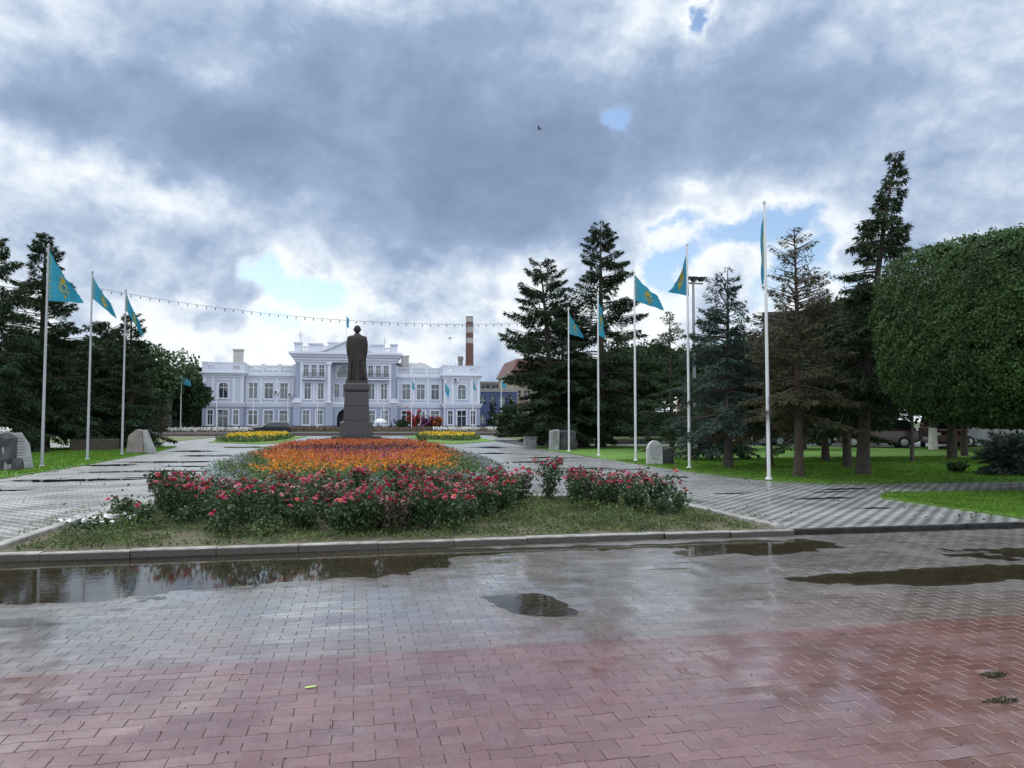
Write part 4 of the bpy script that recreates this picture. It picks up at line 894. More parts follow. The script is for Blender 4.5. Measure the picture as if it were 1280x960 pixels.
# left group
conifer(-17.3, 47.0, 12.4, 3.5, 'tall dark spruce with layered boughs rising behind the nearest left flag', N_dark, 31, z0=.10, prof=.70, nb=180, dens=1.1, size=.40, trunk=.30, hang=.5, up=.3)
conifer(-17.9, 43.0, 12.3, 3.3, 'drooping spruce cut by the left edge of the photo', N_dark, 32, z0=.08, prof=.70, nb=170, dens=1.0, size=.40, trunk=.28, hang=.9, droop=.5, lean=(-.5, 0))
conifer(-13.45, 50.0, 8.6, 2.9, 'dark spruce with pointed tip behind the farthest left flag', N_dark, 33, z0=.10, prof=.75, nb=140, dens=1.1, size=.38, trunk=.22, hang=.5)
conifer(-15.6, 52.5, 8.0, 3.4, 'bushy spruce between the two tall left hand spruces', N_dark, 34, z0=.10, prof=.5, nb=120, dens=1.1, size=.42, trunk=.2, hang=.5)
conifer(-16.6, 46.3, 6.0, 2.4, 'short spruce leaning over the litter bin at the lawn back', N_dark, 35, z0=.22, prof=.45, nb=90, size=.36, trunk=.14, hang=.6)
conifer(-23.5, 40.0, 8.5, 3.4, 'wide low spruce filling the far left edge behind the boulder', N_dark, 36, z0=.09, prof=.5, nb=120, size=.40, trunk=.2, hang=.6)
conifer(22.4, 126.0, 5.3, 1.7, 'small dark conical fir against the right corner of the building', N_dark, 37, z0=.02, prof=.8, nb=70, dens=1.2, size=.5, trunk=.12, group='pair of small firs')
conifer(24.9, 125.0, 6.4, 2.1, 'larger dark conical fir next to the green bus', N_dark, 38, z0=.02, prof=.8, nb=80, dens=1.2, size=.5, trunk=.12, group='pair of small firs')

def broadleaf(u, v, H, Rc, label, leaves=L_dark, seed=1, name='broadleaf_tree', nleaf=9000, lsz=.3, z0=.28, trunk=.22, lobes=11, group='broadleaf trees', bark=M_bark, squash=1.0, white=False):
    r_ = np.random.default_rng(seed); o = empty(name, (u, v, 0), label, 'tree', group)
    zc = H * (z0 + 1) / 2; hz = H * (1 - z0) / 2
    MB().tube([(0, 0, 0), (.1, .05, H * .3), (-.05, .1, H * .75)], [trunk * 1.15, trunk * .8, trunk * .25], 9).build('trunk', bark, o, smooth=True)
    if white: MB().lathe([(trunk * 1.24, .03), (trunk * 1.05, 1.25)], .01, .005, 12).build('whitewash', M_white_trunk, o, smooth=True)
    C_ = []; b = MB()
    for k in range(lobes):
        a = 2.4 * k + r_.uniform(-.4, .4); q = math.sqrt((k + .5) / lobes) * .68; zz = r_.uniform(-.55, .62) * (1 - q * .45)
        rr = r_.uniform(.34, .52) * Rc
        C_.append((Rc * q * math.cos(a), Rc * q * math.sin(a), zc + zz * hz, rr)); c = C_[-1]
        b.tube([(0, 0, H * .28 + k * H * .02), (c[0] * .5, c[1] * .5, (H * .3 + c[2]) / 2), (c[0], c[1], c[2])], [trunk * .4, trunk * .22, .02], 5)
    b.build('limbs', bark, o)
    C_ = np.array(C_); i = r_.integers(0, lobes, nleaf); dd = unit(r_.normal(size=(nleaf, 3)))
    rad_ = C_[i, 3] * (.62 + .42 * r_.uniform(size=nleaf) ** .6) * (1 + .16 * np.sin(dd[:, 0] * 7 + i) * np.sin(dd[:, 2] * 8 + 2 * i))
    p = C_[i, :3] + dd * rad_[:, None] * np.array([1, 1, .9 * squash]); p = p[(p[:, 2] > H * z0 * .8)]
    n = len(p); a = unit(rnd_dirs(n, r_) + np.array([0, 0, -.3])); wdd = unit(np.cross(a, rnd_dirs(n, r_)))
    l = r_.uniform(.6, 1.2, n) * lsz; vv, f = kites(p, a, wdd, l, l * .36); np_mesh('foliage', vv, f, leaves, o); return o
GD = 'dark broadleaf trees in a mass left of the building'
hidden_row = [(-28.5, 138, 12.0, 6.0), (-36, 136, 12.0, 6.0)]
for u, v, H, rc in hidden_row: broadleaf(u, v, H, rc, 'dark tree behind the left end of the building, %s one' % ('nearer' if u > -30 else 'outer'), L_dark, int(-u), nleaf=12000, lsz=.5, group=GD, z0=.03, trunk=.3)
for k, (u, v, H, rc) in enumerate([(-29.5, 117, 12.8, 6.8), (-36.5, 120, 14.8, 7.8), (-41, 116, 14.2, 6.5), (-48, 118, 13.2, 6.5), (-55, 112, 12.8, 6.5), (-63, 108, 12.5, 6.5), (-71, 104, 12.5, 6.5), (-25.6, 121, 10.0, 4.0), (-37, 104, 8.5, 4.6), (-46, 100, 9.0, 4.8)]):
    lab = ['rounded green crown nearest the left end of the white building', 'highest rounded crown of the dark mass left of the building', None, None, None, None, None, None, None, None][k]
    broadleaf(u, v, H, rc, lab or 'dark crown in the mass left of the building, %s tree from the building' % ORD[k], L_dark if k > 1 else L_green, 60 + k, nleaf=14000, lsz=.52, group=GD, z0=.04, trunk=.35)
for k, (u, v, H, rc, wh) in enumerate([(27.5, 52, 8.5, 4.6, 0), (34, 47, 9, 4.8, 1), (40, 43.5, 9, 4.8, 1), (45, 38, 9, 4.8, 0), (31.8, 37.5, 8.4, 3.6, 1), (36.5, 34.2, 8.4, 3.6, 1), (34, 29, 9, 4.6, 0), (22.5, 57, 8.5, 4.4, 0), (52, 50, 10.5, 6, 0), (44, 58, 10.5, 6, 0), (34, 64, 9.5, 5.5, 0), (26, 70, 9.0, 5, 0), (21.5, 63, 6.0, 3.5, 0)]):
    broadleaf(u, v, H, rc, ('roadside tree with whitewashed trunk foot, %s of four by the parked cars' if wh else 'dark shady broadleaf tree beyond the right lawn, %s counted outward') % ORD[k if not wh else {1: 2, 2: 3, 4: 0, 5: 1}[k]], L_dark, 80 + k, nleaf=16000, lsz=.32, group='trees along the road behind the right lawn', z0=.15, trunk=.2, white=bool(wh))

# the big clipped tree on the right: a flat-topped, rounded, dense ball of small leaves
def clipped(u, v, z0, z1, Rr, label, seed=5, n=200000):
    r_ = np.random.default_rng(seed); o = empty('clipped_tree', (u, v, 0), label, 'tree')
    MB().tube([(0, 0, 0), (.03, 0, z0), (0, 0, z1 * .7)], [.19, .15, .08], 10).build('trunk', M_bark, o, smooth=True)
    zc = (z0 + z1) / 2; hz = (z1 - z0) / 2; b = MB()
    for k in range(16):
        a = 2.4 * k; e = Vector((math.cos(a) * Rr * .8, math.sin(a) * Rr * .8, zc + hz * .7 * math.sin(k * 1.7)))
        b.tube([(0, 0, z0 + .1 * k * .8), tuple(e * .5 + Vector((0, 0, z0 * .5 + .1))), tuple(e)], [.07, .04, .012], 5)
    b.build('limbs', M_bark, o)
    dd = unit(r_.normal(size=(n, 3)))
    # rounded-box silhouette: exponent 3 sideways/up, softer at the bottom
    ex = np.where(dd[:, 2] > 0, 7.0, 3.0)
    hr = np.sqrt(dd[:, 0] ** 2 + dd[:, 1] ** 2)
    k = (hr ** ex + np.abs(dd[:, 2]) ** ex) ** (-1 / ex)
    bump = 1 + .016 * np.sin(dd[:, 0] * 21 + 2) * np.sin(dd[:, 2] * 17) + .012 * np.sin(dd[:, 1] * 33 + dd[:, 2] * 29) + r_.normal(0, .008, n)
    deep = np.where(r_.uniform(size=n) < .62, r_.uniform(.965, 1.0, n), r_.uniform(.55, .97, n))
    # small gaps in the shell where the dark inside shows
    g = np.array([mnoise.noise(Vector(q) * 7.5) for q in dd[:, :]])
    keep = ~((g > .30) & (r_.uniform(size=n) < .80) & (deep > .93))
    p = dd * (k * bump * deep)[:, None] * np.array([Rr, Rr, hz]) + np.array([0, 0, zc])
    shoot = r_.uniform(size=n) < .012; p[shoot] += dd[shoot] * .12
    p = p[keep]; d2 = dd[keep]; n = len(p)
    nz = unit(d2 + r_.normal(0, .55, (n, 3)))
    a = unit(np.cross(nz, rnd_dirs(n, r_)) + np.array([0, 0, -.35])); wdd = unit(np.cross(nz, a)); l = r_.uniform(.045, .09, n) * np.where(np.linalg.norm(p / np.array([Rr, Rr, hz * 9]), axis=1) < .8, 1.6, 1.0)
    vv, f = kites(p, a, wdd, l, l * .34); np_mesh('foliage', vv, f, L_clip, o)
    return o
L_clip = mat('clipped_small_leaves', (.021, .054, .013), .65, .3, 1.6, island=.38, trans=.18, hue=(.050, .105, .024), spec=.25)
clipped(15.75, 14.85, 1.5, 5.7, 3.65, 'huge clipped tree with flat rounded crown of small leaves at right edge')
broadleaf(24.2, 27.5, 7.6, 4.6, 'wide dark tree in the shade behind the huge clipped tree', L_dark, 139, nleaf=18000, lsz=.28, z0=.18, trunk=.18, lobes=12, group=None)
# saplings / trunks seen under it
broadleaf(21.25, 26.2, 5.2, 1.8, 'slim leaning sapling under the left side of the clipped tree', L_dark, 140, nleaf=2500, lsz=.2, z0=.45, trunk=.075, lobes=7, group=None)
broadleaf(27.5, 30.5, 7.0, 3.2, 'shady tree just behind the clipped tree', L_dark, 141, nleaf=6000, lsz=.3, z0=.25, trunk=.14, lobes=9, group=None)
# small shrub on the lawn
def shrub(u, v, h, r0, label, name='shrub', m=L_dark, n=450, seed=2, lsz=.12, cat='shrub', group=None, fl=None):
    r_ = np.random.default_rng(seed); o = empty(name, (u, v, 0), label, cat, group); b = MB()
    tips = []
    for k in range(9):
        a = 2.4 * k; e = (math.cos(a) * r0 * r_.uniform(.3, .95), math.sin(a) * r0 * r_.uniform(.3, .95), h * r_.uniform(.6, 1)); tips.append(e)
        b.tube([(0, 0, 0), (e[0] * .4, e[1] * .4, e[2] * .6), e], [.012, .009, .004], 4)
    b.build('stems', M_bark2, o); T_ = np.array(tips)
    i = r_.integers(0, 9, n); s = r_.uniform(.3, 1.05, n)[:, None]; p = T_[i] * s + r_.normal(0, .10, (n, 3)) * r0; p[:, 2] = np.maximum(p[:, 2], .04)
    a = unit(rnd_dirs(n, r_) + np.array([0, 0, .4])); wdd = unit(np.cross(a, rnd_dirs(n, r_))); l = r_.uniform(.6, 1.2, n) * lsz
    vv, f = kites(p, a, wdd, l, l * .33); np_mesh('foliage', vv, f, m, o)
    if fl is not None:
        k = n // 3; p = T_[r_.integers(0, 9, k)] * r_.uniform(.6, 1.1, (k, 1)) + r_.normal(0, .12, (k, 3)) * r0; a = rnd_dirs(k, r_); vv, f = kites(p, a, unit(np.cross(a, rnd_dirs(k, r_))), np.full(k, lsz * 1.3), np.full(k, lsz * .7)); np_mesh('flowers', vv, f, fl, o)
    return o
shrub(18.15, 20.5, .34, .42, 'tiny dark shrub alone on the shaded lawn near the right edge', n=260)
# ================================================================== ROSE BED
M_stem = mat('rose_stems', (.05, .07, .02), .8, .3, 9)
M_rleaf = mat('rose_leaves', (.022, .058, .018), .45, .3, 5, island=.5, trans=.25, hue=(.05, .10, .032), spec=.5)
M_rleaf2 = mat('reddish_rose_leaves', (.045, .050, .022), .5, .3, 5, island=.5, trans=.25, hue=(.085, .055, .035))
ROSE = [mat('crimson_petals', (.42, .018, .05), .5, .2, 30, trans=.25, hue=(.55, .05, .10)), mat('faded_pink_petals', (.50, .16, .20), .5, .2, 30, trans=.25, hue=(.60, .28, .28)), mat('red_petals', (.40, .02, .025), .5, .2, 30, trans=.25), mat('pale_cream_petals', (.70, .55, .48), .5, .1, 30, trans=.25), mat('coral_petals', (.62, .10, .09), .5, .1, 30, trans=.25), mat('magenta_petals', (.48, .03, .13), .5, .2, 30, trans=.25)]
M_white_fl = mat('white_petals', (.75, .75, .72), .5, .05, 20, trans=.2)
def blossom_mesh(seed, r0, m, full=True):
    r_ = np.random.default_rng(seed); V = []; F = []; n = 0
    for ring, (k, tilt, rr, h) in enumerate([(6, .55, 1.0, 0), (5, 1.0, .72, .15), (4, 1.35, .42, .3)] if full else [(5, .35, 1.0, 0)]):
        for j in range(k):
            a = 2 * PI * j / k + ring * .6 + r_.uniform(-.2, .2); d = np.array([math.cos(a), math.sin(a), 0]); s = np.array([-math.sin(a), math.cos(a), 0]); L = r0 * rr * r_.uniform(.85, 1.15)
            up = np.array([0, 0, 1.0]); t = tilt + r_.uniform(-.2, .2); b0 = up * h * r0
            mid = b0 + d * L * .55 * math.cos(t) + up * L * .6 * math.sin(t); tip = b0 + d * L * math.cos(t * .7) + up * L * .75 * math.sin(t)
            w_ = L * .48
            V += [b0, mid + s * w_, tip + s * w_ * .45, tip - s * w_ * .45, mid - s * w_]; F.append((n, n + 1, n + 2, n + 3, n + 4)); n += 5
    me = bpy.data.meshes.new('blossom'); me.from_pydata([tuple(v) for v in V], [], F); me.materials.append(m); me.update(); return me
BLO = [[blossom_mesh(9 + k, .042, m) for k in range(2)] for m in ROSE]
def rose_proto(seed, h, r0, nb, cols, leafm, nl=900):
    r_ = np.random.default_rng(seed); o = bpy.data.objects.new('rose_bush', None); C.objects.link(o)
    b = MB(); tips = []
    for k in range(11):
        a = 2.4 * k + r_.uniform(-.4, .4); q = r_.uniform(.25, 1.0); e = np.array([math.cos(a) * r0 * q, math.sin(a) * r0 * q, h * r_.uniform(.70, 1.0)]); tips.append(e)
        b.tube([(e[0] * .12, e[1] * .12, -.01), (e[0] * .55, e[1] * .55, e[2] * .5), tuple(e)], [.007, .005, .003], 4)
    b.build('stems', M_stem, o); T_ = np.array(tips)
    i = r_.integers(0, 11, nl); s = r_.uniform(.16, 1.0, nl)[:, None] ** .8; p = T_[i] * np.concatenate([s * .45 + .55 * s, s * .45 + .55 * s, s], 1) + r_.normal(0, .055, (nl, 3)); p[:, 2] = np.maximum(p[:, 2], .02)
    a = unit(rnd_dirs(nl, r_) + np.array([0, 0, .15])); wd = unit(np.cross(a, unit(rnd_dirs(nl, r_) + np.array([0, 0, .6])))); l = r_.uniform(.035, .075, nl)
    vv, f = kites(p, a, wd, l, l * .30); np_mesh('foliage', vv, f, leafm, o)
    cl = T_[np.argsort(-T_[:, 2])]
    for k in range(nb):
        c = cl[int(r_.integers(0, min(11, 3 + nb // 3)))]; q = r_.normal(0, .055, 3) * np.array([1, 1, .5])
        c = c + q + np.array([0, 0, .01]); ci = cols[int(r_.integers(0, len(cols)))]
        f = bpy.data.objects.new('blossom', BLO[ci][k % 2]); C.objects.link(f); f.parent = o; f.location = tuple(c); s_ = r_.uniform(.65, 1.15); f.scale = (s_, s_, s_)
        f.rotation_euler = (r_.normal(0, .4) + .25, r_.normal(0, .35), r_.uniform(0, 6.28))
    return o
protos = [rose_proto(1, .68, .32, 30, [0, 0, 0, 1, 5], M_rleaf), rose_proto(2, .60, .28, 20, [0, 1, 1, 0], M_rleaf2), rose_proto(3, .76, .34, 38, [0, 0, 5, 5, 0, 1], M_rleaf), rose_proto(4, .50, .26, 11, [0, 2, 4], M_rleaf), rose_proto(5, .62, .30, 28, [1, 1, 0, 1], M_rleaf), rose_proto(6, .42, .2, 4, [2, 0], M_rleaf, 380), rose_proto(7, .30, .18, 0, [0], M_rleaf, 260)]
PUSED = [False] * 7
def rose(u, v, k, label, group='rose bushes in the kerbed front bed', s=1.0):
    o = protos[k] if not PUSED[k] else copy_tree(protos[k]); PUSED[k] = True
    o.location = (u, v, .003); o.rotation_euler = (0, 0, random.uniform(0, 6.28)); o.scale = (s, s, s * random.uniform(.93, 1.07)); tag(o, label, 'rose bush', group); return o
# (u, v, kind): the clump along the bed from left to right, read row by row
RB = [(-3.35, 14.6, 1), (-2.95, 14.9, 2), (-2.55, 14.5, 0), (-2.9, 13.9, 4), (-2.2, 14.9, 1), (-1.75, 14.7, 3), (-1.3, 15.0, 1), (-2.3, 13.6, 6), (-1.65, 13.8, 5), (-3.5, 12.9, 5), (-2.55, 12.6, 6),
      (-.9, 14.6, 4), (-.55, 13.9, 0), (-.2, 14.9, 3), (.1, 14.2, 2), (-1.0, 13.2, 3), (-.45, 12.7, 5), (.35, 13.2, 1), (.1, 12.2, 3), (-.7, 11.9, 6), (-1.5, 12.4, 6), (-.2, 11.4, 5),
      (.75, 14.7, 2), (1.05, 14.1, 0), (1.4, 14.8, 4), (.85, 13.3, 0), (1.35, 13.3, 2), (1.7, 14.0, 0), (2.0, 14.8, 4), (1.6, 12.6, 3), (.7, 12.4, 0), (1.05, 11.7, 3), (.4, 11.5, 6), (1.75, 11.9, 5), (2.15, 13.3, 1),
      (2.35, 14.3, 4), (2.7, 14.8, 0), (2.75, 14.0, 4), (3.1, 14.5, 1), (2.45, 12.9, 3), (.55, 11.05, 1), (1.35, 11.15, 3), (-.2, 11.05, 3), (.95, 12.2, 2), (-.75, 11.6, 3), (-1.2, 11.25, 6), (.15, 11.5, 0), (1.0, 11.2, 0), (-1.35, 13.6, 3), (-1.9, 12.9, 3), (2.1, 12.5, 4), (-1.5, 11.6, 0), (-2.0, 12.0, 3), (-.3, 12.0, 1), (.1, 11.15, 0), (-1.0, 12.1, 4), (1.5, 11.7, 1), (-2.9, 13.2, 0), (-2.4, 13.2, 3), (-3.1, 12.4, 5), (-1.8, 11.3, 5), (.75, 11.5, 4),
      (3.75, 14.7, 2), (4.15, 14.3, 2), (4.0, 13.6, 0), (4.5, 14.6, 1), (4.45, 13.5, 3), (4.75, 13.9, 1), (5.0, 13.2, 0), (5.35, 13.0, 4), (4.75, 12.6, 3), (5.45, 12.4, 5), (5.1, 12.3, 6)]
LB = {2: 'tall crimson rose bush heavy with blossoms in the front bed', 0: 'full rose bush with crimson and some pink blossoms in the front bed', 1: 'reddish leaved rose bush with fading pink blossoms in the front bed', 4: 'rose bush with mostly faded pink blossoms in the front bed', 3: 'smaller dark green rose bush with few scattered red blossoms', 5: 'low rose bush with three or four red blossoms', 6: 'young leafy bush without blossoms among the roses'}
def row_of(v): return 3 if v >= 14.2 else 2 if v >= 13.1 else 1 if v >= 12.0 else 0
RN = ['front row nearest the kerb', 'second row from the kerb', 'third row from the kerb', 'back row']
LK = {2: 'tall crimson rose bush', 0: 'full rose bush, crimson and pink', 1: 'reddish leaved fading rose bush', 4: 'faded pink rose bush', 3: 'small dark green rose bush', 5: 'low sparse rose bush', 6: 'young leafy bush without blossoms'}
for i, (u, v, k) in enumerate(RB):
    same = sorted(q[0] for q in RB if row_of(q[1]) == row_of(v)); j = same.index(u)
    rose(u, v, k, '%s, %s from left in the %s' % (LK[k], ORD[j] if j < 20 else 'rightmost but %d' % (len(same) - j), RN[row_of(v)]), s=random.uniform(.92, 1.10))
# a bush with two pale roses, and the white flowers in the left corner
o = rose_proto(31, .62, .24, 2, [3], M_rleaf); o.location = (-.55, 13.3, .008); tag(o, 'rose bush with pale cream blossoms left of the centre of the bed', 'rose bush', 'rose bushes in the kerbed front bed')
for c_, f in zip([(-.10, 0, .66), (.10, .05, .60)], [x for x in o.children if x.name.startswith('blossom')]): f.location = c_; f.scale = (1.3,) * 3
f = bpy.data.objects.new('blossom', BLO[4][0]); C.objects.link(f); f.parent = o; f.location = (-.02, .1, .72); f.scale = (1.5,) * 3; f['label'] = 'large coral blossom'
for (u, v, k) in ((-3.72, 11.95, 0), (-3.45, 12.25, 1)):
    r_ = np.random.default_rng(50 + k); o = empty('white_petunia', (u, v, .01), 'white flowering petunia ' + ('spilling over the left kerb corner' if k == 0 else 'right behind the one spilling over left kerb'), 'flower', 'white petunias in the left corner of the bed')
    n = 260; p = r_.normal(0, 1, (n, 3)) * np.array([.16, .14, .05]) + np.array([0, 0, .12]); p[:, 2] = np.maximum(p[:, 2], .01); a = rnd_dirs(n, r_); l = r_.uniform(.04, .07, n)
    vv, f = kites(p, a, unit(np.cross(a, rnd_dirs(n, r_))), l, l * .35); np_mesh('foliage', vv, f, M_rleaf, o)
    me = blossom_mesh(70, .035, M_white_fl, False)
    for j in range(26):
        f = bpy.data.objects.new('blossom', me); C.objects.link(f); f.parent = o; f.location = (r_.normal(0, .15), r_.normal(0, .13), r_.uniform(.15, .24)); f.rotation_euler = (r_.normal(0.3, .4), r_.normal(0, .4), r_.uniform(0, 6))
# weeds and low growth over the soil
def scatter(name, label, cat, xr, yr, n, h, lz, m, dens=None, wd=.3, flat=.5, zb=.01, wr=None):
    r_ = np.random.default_rng(abs(hash(label)) % 9999 if False else sum(map(ord, label)))
    x = r_.uniform(*xr, n); y = r_.uniform(*yr, n)
    if dens is not None: k = dens(x, y, r_); x, y = x[k], y[k]; n = len(x)
    c = np.stack([x, y, zb + r_.uniform(0, h, n)], 1); a = unit(rnd_dirs(n, r_) + np.array([0, 0, flat])); l = r_.uniform(.6, 1.4, n) * lz
    b_ = unit(np.cross(a, rnd_dirs(n, r_))); vv, f = kites(c, a, b_, l, l * wd)
    return tag(np_mesh(name, vv, f, m), label, cat, kind='stuff')
def nfield(x, y, s, o=0.0): return np.array([mnoise.noise(Vector((a * s, b * s, o))) for a, b in zip(x, y)])
M_weed = mat('low_weeds', (.055, .095, .025), .8, .4, 2.5, island=.5, trans=.25, hue=(.12, .16, .05))
M_dryw = mat('dry_stalks', (.16, .135, .075), .85, .3, 3, island=.4, trans=.2)
scatter('low_weeds', 'low green weeds covering the soil of the rose bed', 'weeds', (-4.2, 5.9), (10.5, 15.5), 60000, .05, .038, M_weed, lambda x, y, r: (nfield(x, y, 1.6) + r.normal(0, .12, len(x)) > -.16) & (x > -4.2 + .02 * (y - 10)) & (x < 6.13 - .05 * (y - 10.4)))
scatter('dry_stalks', 'dry pale stalks and straw scattered in the rose bed', 'weeds', (-4.15, 5.85), (10.5, 15.5), 14000, .03, .05, M_dryw, lambda x, y, r: nfield(x, y, 1.3, 5) + r.normal(0, .1, len(x)) > -.02, wd=.08, flat=.1)
def weedclump(x, y, r): 
    return nfield(x, y, 1.1, 9) + r.normal(0, .07, len(x)) > .16
scatter('tall_weeds', 'taller weed tufts between the rose bushes', 'weeds', (-4.1, 5.6), (10.7, 15.3), 32000, .17, .055, M_weed, weedclump, wd=.18, flat=.9)
# grass and moss growing out of the joints along the kerbs
scatter('joint_grass', 'moss and grass growing in the joints beside the left bed kerb', 'grass', (-5.0, -4.46), (10.6, 16.6), 2600, .015, .03, M_weed, lambda x, y, r: nfield(x, y, 1.9, 3) + r.normal(0, .1, len(x)) > .0, wd=.12, flat=1.0, zb=.002)
scatter('joint_grass', 'moss and grass growing in the joints beside the right bed kerb', 'grass', (6.2, 6.8), (10.6, 15.8), 2400, .015, .03, M_weed, lambda x, y, r: nfield(x, y, 1.9, 4) + r.normal(0, .1, len(x)) > .0, wd=.12, flat=1.0, zb=.002)

# ================================================================== OVAL FLOWER CARPET
OC, ORX, ORY = (.1, 36.2), 5.0, 19.6
def oe(x, y):                                          # 1 at the rim, 0 in the middle
    return (np.abs((x - OC[0]) / ORX) ** 2.9 + np.abs((y - OC[1]) / ORY) ** 2.9) ** (1 / 2.9)
poly = []
for k in range(72):
    a = 2 * PI * k / 72; c, s = math.cos(a), math.sin(a); q = (abs(c) ** 2.9 + abs(s) ** 2.9) ** (-1 / 2.9); poly.append((OC[0] + ORX * 1.01 * q * c, OC[1] + ORY * 1.01 * q * s))
sheet('flower_bed_soil', poly, .03, M_soil, thick=.05)
def dist_in(x, y):                                     # rough metres inside the rim
    e = oe(x, y); front = np.clip((28 - y) / 10, 0, 1)
    return (1 - e) * (ORX * (1 - front) + 9.0 * front)
def M_fl(name, c, hue=None, tr=.2): return mat(name, c, .7, .25, 2.5, island=.35, trans=tr, hue=hue)
M_silver = M_fl('silver_leaves', (.22, .27, .24), (.33, .38, .36)); M_lav = M_fl('lavender_blooms', (.16, .14, .30), (.22, .20, .36)); M_cgreen = M_fl('carpet_greenery', (.06, .105, .03), (.11, .17, .055))
M_orange = M_fl('orange_blooms', (.62, .15, .010), (.68, .26, .015)); M_pinkf = M_fl('pink_red_blooms', (.42, .035, .06), (.50, .09, .14)); M_purp = M_fl('purple_dark_leaves', (.085, .028, .040), (.16, .055, .065)); M_rust = M_fl('rusty_red_blooms', (.40, .075, .025), (.50, .14, .03)); M_violet = M_fl('violet_blooms', (.22, .06, .24), (.30, .10, .33))
M_yel = M_fl('yellow_blooms', (.70, .42, .015), (.78, .55, .03))
XR, YR = (-5.0, 5.2), (16.5, 56)
def band(lo, hi, ylo=0, yhi=99, cond=None, wob=.25, p=1.0):
    def f(x, y, r):
        d = dist_in(x, y) + wob * np.sin(x * 2.1 + y * .9) + r.normal(0, .12, len(x)); k = (oe(x, y) < 1) & (d > lo) & (d < hi) & (y > ylo) & (y < yhi)
        if cond is not None: k &= cond(x, y, r)
        if p < 1: k &= r.uniform(size=len(x)) < p
        return k
    return f
def carpet(name, label, m, dn, n, h, lz, zb=.03, wd=.35, flat=.35): return scatter(name, label, 'flowers', XR, YR, n, h, lz, m, dn, wd=wd, flat=flat, zb=zb)
carpet('carpet_greenery', 'green foliage carpet of the oval flower bed', M_cgreen, band(.5, 99, p=.9), 62000, .24, .10, wd=.28, flat=.6)
carpet('silver_foliage', 'silvery dusty miller edging around the oval flower bed', M_silver, band(-.2, .75, yhi=50), 60000, .20, .085, wd=.35)
carpet('lavender_flowers', 'lavender blue flowers just inside the silver edging', M_lav, band(.35, 1.15, yhi=50, cond=lambda x, y, r: nfield(x, y, .8, 2) > -.05), 26000, .24, .05, zb=.08)
carpet('orange_flowers', 'bright orange marigolds forming the front arc of the oval bed', M_orange, band(1.6, 3.3, ylo=19, yhi=38, p=.85), 34000, .10, .07, zb=.27, flat=.2)
carpet('mixed_flowers', 'pink and red mixed flowers inside the orange arc', M_pinkf, band(2.7, 5.2, ylo=19, yhi=36, p=.6), 24000, .12, .07, zb=.30, flat=.2)
carpet('violet_flowers', 'violet flower patch inside the orange arc to the right', M_violet, band(3.0, 5.2, ylo=22, yhi=31, cond=lambda x, y, r: (x > .8) & (x < 2.6), p=.8), 16000, .12, .07, zb=.32, flat=.2)
carpet('rusty_flowers', 'rusty orange flowers in the middle of the oval bed', M_rust, band(1.4, 5.2, ylo=25, yhi=33, wob=.5, p=.4), 30000, .14, .08, zb=.32, flat=.2)
carpet('orange_flowers', 'second narrow stripe of orange flowers farther back in the oval bed', M_orange, band(2.4, 5.2, ylo=26.5, yhi=28.5, wob=.4, p=.5), 16000, .12, .08, zb=.32, flat=.2)
carpet('purple_foliage', 'dark purple foliage stripe across the far half of the oval bed', M_purp, band(1.9, 5.2, ylo=33.5, yhi=41, wob=.5, p=.8), 34000, .36, .11, zb=.1)
carpet('rusty_flowers', 'rusty red and orange flowers at the far end of the oval bed', M_rust, band(.9, 5.2, ylo=39.5, yhi=55, p=.95), 56000, .34, .10, zb=.14, flat=.3)
carpet('rusty_flowers', 'rusty orange side rows along the flanks of the oval bed', M_rust, band(1.0, 2.2, ylo=31, yhi=46), 20000, .30, .09, zb=.12, flat=.3)
carpet('grey_foliage', 'grey green foliage at the far rim of the oval bed', M_silver, band(-.2, .9, ylo=48), 12000, .25, .12)
scatter('leaf_litter', 'scattered fallen leaves and needles on the boulevard paving', 'leaf litter', (-10, 20), (10.6, 42), 5200, .001, .05, mat('brown_leaf_litter', (.05, .035, .02), .8, island=.4), lambda x, y, r: (np.abs(x) > 5.4) & (r.uniform(size=len(x)) < .15 + .85 * (np.abs(x) > 9.2)), zb=.004, flat=.1)
scatter('edge_weeds', 'weeds and longer grass along the edge of the right lawn', 'weeds', (10.0, 40), (14.3, 24), 40000, .05, .06, M_weed, lambda x, y, r: (np.abs(y - 17.3 - .35 * np.exp(-(x - 11))) < .22) & (x > 11.2) | (np.abs(y - 14.75) < .12) & (x > 11.2) | (np.abs(x - 10.55) < .12) & (y > 19), zb=.01, wd=.14, flat=1.0)
# small dark agaves / clumps on the path edge
for (u, v, s_, lb) in ((-4.6, 19.3, .42, 'small dark spiky shrub at the left edge of the oval bed'), (4.4, 53.0, .6, 'dark little shrub at the far right end of the oval bed'), (-.4, 15.95, .5, 'dark green bush between the rose bed and the oval bed'), (3.4, 52.6, .4, 'small dark tuft left of the shrub at the far end')):
    shrub(u, v, s_, s_ * .8, lb, n=260, lsz=.10, seed=int(v * 10))
